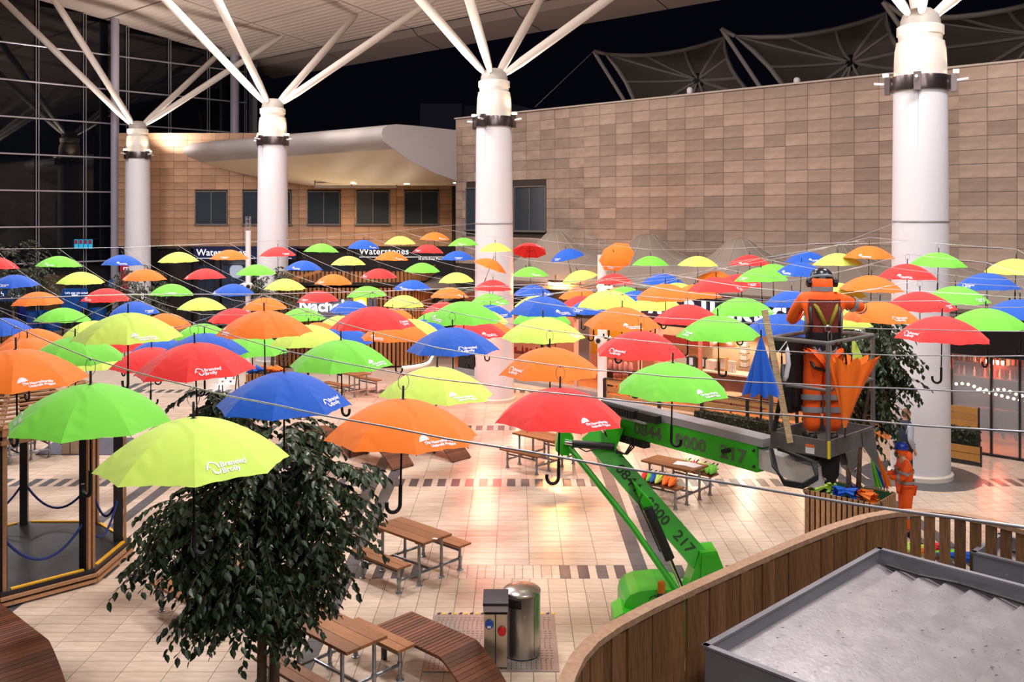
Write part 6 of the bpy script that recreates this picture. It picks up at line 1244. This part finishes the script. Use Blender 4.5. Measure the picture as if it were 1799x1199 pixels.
for k, (f, s, c) in enumerate([(-.42, -1, 0), (-.3, -1, 3), (-.2, -1, 1), (-.08, -1, 4), (.1, -1, 2), (.25, -1, 2), (-.3, 1, 3), (-.1, 1, 0), (.1, 1, 4), (.3, 1, 3), (.4, 1, 3)]):
    q = Vector((3.4, 20.27, .53)) + u2 * f + v2 * s * .68; closed_umbrella(q + v2 * -.4 + u2 * .3 + Vector((0, 0, .03)), q + v2 * .35 + Vector((0, 0, .02)), c, '%s closed umbrella on the %s bench of the table behind the lift, %s along' % (COLN[c], 'near' if s < 0 else 'far', ORD[k if s < 0 else k - 6]), .075)
# ------------------------------------------------------------------ slatted timber loungers
M_LNG = wood('lounger_timber', (128, 74, 46), dark=.5, stretch=(20, 3, 20), rnd=.3)
def lounger(x, y, label, wid=.66, flat=1.3, ang=TA, n=30, zt=.44):
    t = thing('timber_lounger', (x, y, 0), label, 'bench', 'slatted timber loungers', ang)     # x forward along -u, ramp end at +x
    prof = []; N_ = 60
    for k in range(N_ + 1):
        s = k / N_ * (flat + .85)
        if s < flat: prof.append((s, zt))
        else:
            q = (s - flat) / .85; prof.append((flat + .5 * q + .1 * math.sin(q * PI / 2), zt - (zt - .03) * (q ** 1.2)))
    def at(s): f = s / (flat + .85) * N_; i = min(N_ - 1, int(f)); g = f - i; return (prof[i][0] * (1 - g) + prof[i + 1][0] * g, prof[i][1] * (1 - g) + prof[i + 1][1] * g)
    me = lm('slat#%.2f' % wid, lambda: MB().box(-.03, .03, -wid / 2, wid / 2, -.03, 0), M_LNG); tot = flat + .85; m_ = int(tot / .074)
    for k in range(m_):
        s = (k + .5) * tot / m_; a = at(s); b = at(min(tot, s + .02)); c = at(max(0, s - .02)); link('slat', me, t, (a[0], 0, a[1]), (0, -math.atan2(b[1] - c[1], b[0] - c[0]), 0))
    for s in (-1, 1):
        pts = [(at(tot * k / 14)[0], s * (wid / 2 - .06), at(tot * k / 14)[1] - .055) for k in range(15)]; pts[-1] = (pts[-1][0], pts[-1][1], .02); link('side_rail', MB().path(pts, .024, 6).mesh('side_rail', M_BLACK), t)
        link('leg', MB().box(.1, .16, s * (wid / 2 - .06) - .025, s * (wid / 2 - .06) + .025, 0, zt - .05).mesh('leg', M_BLACK), t)
    return t
m1 = (at_z(657.6, 1098.8, .44) + at_z(723, 1075.5, .44)) / 2; lounger(m1.x, m1.y, 'slatted timber lounger curving to the floor beside the steel bin')
e1 = at_z(17, 1072, .44); lounger(e1.x - VX * .42 + .35 * UX, e1.y - VY * .42 + .35 * UY, 'slatted timber lounger in the bottom left corner', wid=.84, flat=1.75)
for k, (px, py, lab) in enumerate([(702, 822, 'timber lounger end below the large orange umbrella'), (804, 808, 'timber lounger end right of the large orange umbrella shaft'), (625, 800, 'timber lounger left of the others behind the orange umbrella')]):
    q = at_z(px, py, 0); lounger(q.x + UX * 1.75, q.y + UY * 1.75, lab)
# ------------------------------------------------------------------ steel bin, power pedestal, floor plate
bp_ = (.07, 13.05, 0); t = thing('litter_bin', bp_, 'round brushed steel litter bin with domed lid', 'bin'); M_BRUSH = mat('brushed_steel', srgb(176, 172, 168), .28, .95, var=.12, scale=3, stretch=(30, 30, .5))
part(t, 'body', MB().lathe([(.258, .03), (.258, .86), (.254, .87)], 40, bp_), M_BRUSH, 40); part(t, 'base', MB().lathe([(.25, 0), (.25, .03)], 36, bp_), M_BLACK)
part(t, 'lid', MB().lathe([(.263, .87), (.263, .895), (.24, .915), (.16, .945), (.08, .958), (.01, .96)], 40, bp_), M_BRUSH, 40)
mb = MB(); mb.grid(9, 2, lambda i, j: (bp_[0] + .2605 * math.cos(-2.35 + .75 * i / 8), bp_[1] + .2605 * math.sin(-2.35 + .75 * i / 8), .72 + .12 * j)); part(t, 'opening', mb, M_DARK); part(t, 'lock', MB().ball((bp_[0] + .03, bp_[1] - .258, .62), .014), M_CHROME)
part(t, 'door_seam', MB().path([(bp_[0] + .259 * math.cos(-.85), bp_[1] + .259 * math.sin(-.85), .05), (bp_[0] + .259 * math.cos(-.85), bp_[1] + .259 * math.sin(-.85), .86)], .003, 4), M_BLACK)
pp_ = Vector((-.285, 12.72, 0)); t = thing('power_pedestal', pp_, 'steel power pedestal with blue and red sockets beside the bin', 'pedestal'); M_PED = mat('pedestal_steel', srgb(176, 164, 146), .3, .8, var=.1, scale=5)
for s in (-1, 1): part(t, 'panel', MB().box(pp_.x + (s * .08 - .073), pp_.x + (s * .08 + .073), pp_.y - .13, pp_.y - .1, .03, .74), M_PED)
part(t, 'core', MB().box(pp_.x - .155, pp_.x + .155, pp_.y - .1, pp_.y + .13, 0, .76), M_RUBBER); part(t, 'head', MB().box(pp_.x - .165, pp_.x + .165, pp_.y - .15, pp_.y + .14, .78, .86), M_LGREY)
part(t, 'cap', MB().extrude([pp_ + Vector(v) for v in ((-.17, -.17, .87), (-.17, .15, .87), (-.17, .15, .97), (-.17, -.16, .9))], (.34, 0, 0)), mat('cap_dark', srgb(60, 54, 62), .3, .4))
for x, z, c in ((-.085, .61, srgb(20, 80, 180)), (.085, .52, srgb(210, 30, 24))): so_ = part(t, 'socket', MB().lathe([(.058, 0), (.058, .03), (.05, .05), (.02, .055)], 16, pp_ + Vector((x, -.13, z)), Matrix.Rotation(PI / 2, 3, 'X')), mat('socket_%d' % int(z * 100), c, .4), 40); part(so_, 'flap', MB().box(pp_.x + x - .025, pp_.x + x + .025, pp_.y - .19, pp_.y - .18, z - .03, z + .0), M_WHITE if x < 0 else so_.data.materials[0])
M_PLT = mat('floor_plate', srgb(160, 148, 142), .4, .4, var=.08, scale=6); t = thing('floor_plate', (-.35, 13.3, 0), 'ribbed metal floor plate with black and yellow tape under the bin', 'plate')
for (x0, x1, y0, y1) in ((-1.25, -.36, 12.52, 14.3), (-.34, .57, 12.52, 14.3)):
    part(t, 'sheet', MB().box(x0, x1, y0, y1, .001, .012), M_PLT)
    mb = MB()
    for i in range(12):
        for j in range(22):
            xx = x0 + .06 + i * (x1 - x0 - .1) / 12; yy = y0 + .06 + j * (y1 - y0 - .1) / 22; mb.box(xx, xx + (.04 if (j // 4) % 2 else .008), yy, yy + (.008 if (j // 4) % 2 else .04), .011, .0135)
    part(t, 'slots', mb, M_DARK, kind='stuff')
M_TY = mat('tape_yellow', srgb(235, 200, 40), .5)
for k in range(22): x = -1.22 + k * .083; part(t, 'tape_stripe', MB().extrude([(x, 14.31, .012), (x + .045, 14.31, .012), (x + .065, 14.37, .012), (x + .02, 14.37, .012)], (0, 0, .003)), M_TY if k % 2 else M_BLACK)
# ------------------------------------------------------------------ octagonal slatted pod with ropes
oc = Vector((-8.7, 16.25, 0)); pod = thing('octagonal_pod', oc, 'octagonal timber pod with black deck, posts and blue ropes', 'pod')
def ov(R_, k, z): a = PI / 8 + k * PI / 4; return oc + Vector((R_ * math.cos(a), R_ * math.sin(a), z))
M_PODW = wood('pod_timber', (190, 142, 100), dark=.75, stretch=(8, 8, 8)); M_DECK = mat('black_deck', srgb(34, 34, 40), .5, var=.2, scale=4); M_YEL = mat('yellow_edge', srgb(240, 180, 20), .5)
part(pod, 'deck', MB().prism([ov(1.86, k, 0)[:2] for k in range(8)], .0, .24), M_DECK)
for k in range(8):
    a, b = ov(1.9, k, 0), ov(1.9, k + 1, 0)
    for z in (.06, .15): part(pod, 'skirt_board', MB().bar(a + Vector((0, 0, z)), b + Vector((0, 0, z)), .05, .05), M_PODW)
    a, b = ov(1.8, k, .25), ov(1.8, k + 1, .25); part(pod, 'yellow_edge', MB().bar(a.lerp(b, .1), a.lerp(b, .9), .06, .03), M_YEL)
    p = ov(1.66, k, 0); an = PI / 8 + k * PI / 4; po = part(pod, 'post', MB().rbox(p + Vector((0, 0, 1.45)), .16, .13, 2.42, an), M_BLACK)
    for s in (-1, 1): part(po, 'post_strip', MB().rbox(ov(1.77, k, 1.45) + Vector((-math.sin(an), math.cos(an), 0)) * s * .045, .05, .05, 2.42, an), M_PODW)
    part(po, 'label_plate', MB().rbox(ov(1.56, k, 1.0) if k > 3 else ov(1.56, k, 1.9), .01, .06, .06, an), M_WHITE)
    part(pod, 'ring_beam', MB().bar(ov(1.8, k, 2.7), ov(1.8, k + 1, 2.7), .14, .1), M_PODW); part(pod, 'ring_beam', MB().bar(ov(1.86, k, 2.56), ov(1.86, k + 1, 2.56), .1, .06), M_PODW)
    part(pod, 'rafter', MB().bar(ov(1.9, k, 2.8), ov(.25, k, 3.4), .07, .08), M_PODW)
    for j in range(13):
        f = (j + .5) / 13; R_ = 1.9 - 1.62 * f; z = 2.83 + .6 * f; part(pod, 'roof_slat', MB().bar(ov(R_, k, z), ov(R_, k + 1, z), .072, .03), M_PODW)
M_ROPE = mat('blue_rope', srgb(28, 52, 120), .8, var=.3, scale=60)
for k in (0, 1, 2, 4, 5, 6, 7):
    a, b = ov(1.66, k, 1.05), ov(1.66, k + 1, 1.05); part(pod, 'rope', MB().path([a.lerp(b, f / 14) + Vector((0, 0, -.5 * 4 * (f / 14) * (1 - f / 14))) for f in range(15)], .022, 8), M_ROPE, 0); part(pod, 'rope_hook', MB().ball(a + Vector((0, 0, .02)), .03), M_CHROME)
# stainless box on a dark mat and far planter with umbrellas
q = at_z(128, 797, 0); solid('dark_mat', MB().extrude([at_z(62, 800, .002), at_z(240, 800, .002), at_z(235, 770, .002), at_z(105, 770, .002)], (0, 0, .01)), mat('dark_mat', srgb(74, 74, 88), .5, var=.2), 'dark rectangular mat behind the pod', 'mat')
t = thing('steel_box', q, 'stainless steel box bollard standing on the dark mat', 'box'); part(t, 'left_face', MB().box(q.x - .22, q.x - .01, q.y - .15, q.y + .2, .0, .62), M_PED); part(t, 'right_face', MB().box(q.x + .01, q.x + .22, q.y - .15, q.y + .2, 0, .62), M_PED); part(t, 'lid', MB().box(q.x - .23, q.x + .23, q.y - .17, q.y + .22, .62, .68), M_LGREY)
fy = 31.0; fxa = (432 - CX) * fy / F; fxb = (498 - CX) * fy / F; t = thing('slatted_planter', ((fxa + fxb) / 2, fy + .4, 0), 'low slatted timber planter heaped with umbrellas left of the kiosk', 'planter')
for k in range(11): x = fxa + (fxb - fxa) * k / 11; part(t, 'slat', MB().box(x, x + .085, fy - .02, fy + .01, .03, .85), M_SLATK)
part(t, 'core', MB().box(fxa, fxb, fy + .012, fy + .8, 0, .8), M_KDARK)
for k, (f, c, z) in enumerate([(.1, 1, .86), (.3, 1, .9), (.5, 2, .92), (.7, 2, .88), (.85, 2, .9)]): q = Vector((fxa + (fxb - fxa) * f, fy + .3, z)); closed_umbrella(q + Vector((.3, -.25, .08)), q + Vector((-.35, .3, .02)), c, '%s closed umbrella heaped on the low planter left of the kiosk, %s along' % (COLN[c], ORD[k]), .1)
for k, (px, py, c) in enumerate([(478, 668, 0), (490, 672, 4), (505, 660, 0)]): q = at_z(px, py, .08); closed_umbrella(q + Vector((.5, .1, .03)), q + Vector((-.5, -.1, .03)), c, '%s closed umbrella on the floor beside the low planter, %s' % (COLN[c], ['farther left', 'nearest the camera', 'farther right'][k]), .09)
# map board on a trestle
q = at_z(398, 695, 0); t = thing('map_board', q, 'white notice board on a black stand right of the near red umbrella', 'board'); part(t, 'sheet', MB().extrude([q + Vector((-.28, 0, .35)), q + Vector((.28, 0, .35)), q + Vector((.28, .3, .95)), q + Vector((-.28, .3, .95))], (0, .02, -.01)), M_WHITE)
for k in range(5): part(t, 'print_mark', MB().obox(q + Vector((-.15 + .09 * k, .05 + .05 * (k % 3), .45 + .1 * (k % 3) + .012)), (.035, 0, 0), (0, .012, .024), (0, -.002, .001)), mat('mark_%d' % (k % 2), [srgb(150, 120, 60), srgb(50, 60, 110)][k % 2]))
for x in (-.28, .28): part(t, 'leg', MB().tube(q + Vector((x, 0, 0)), q + Vector((x, .35, 1.0)), .02), M_BLACK); part(t, 'leg', MB().tube(q + Vector((x, .5, 0)), q + Vector((x, .3, .9)), .02), M_BLACK)
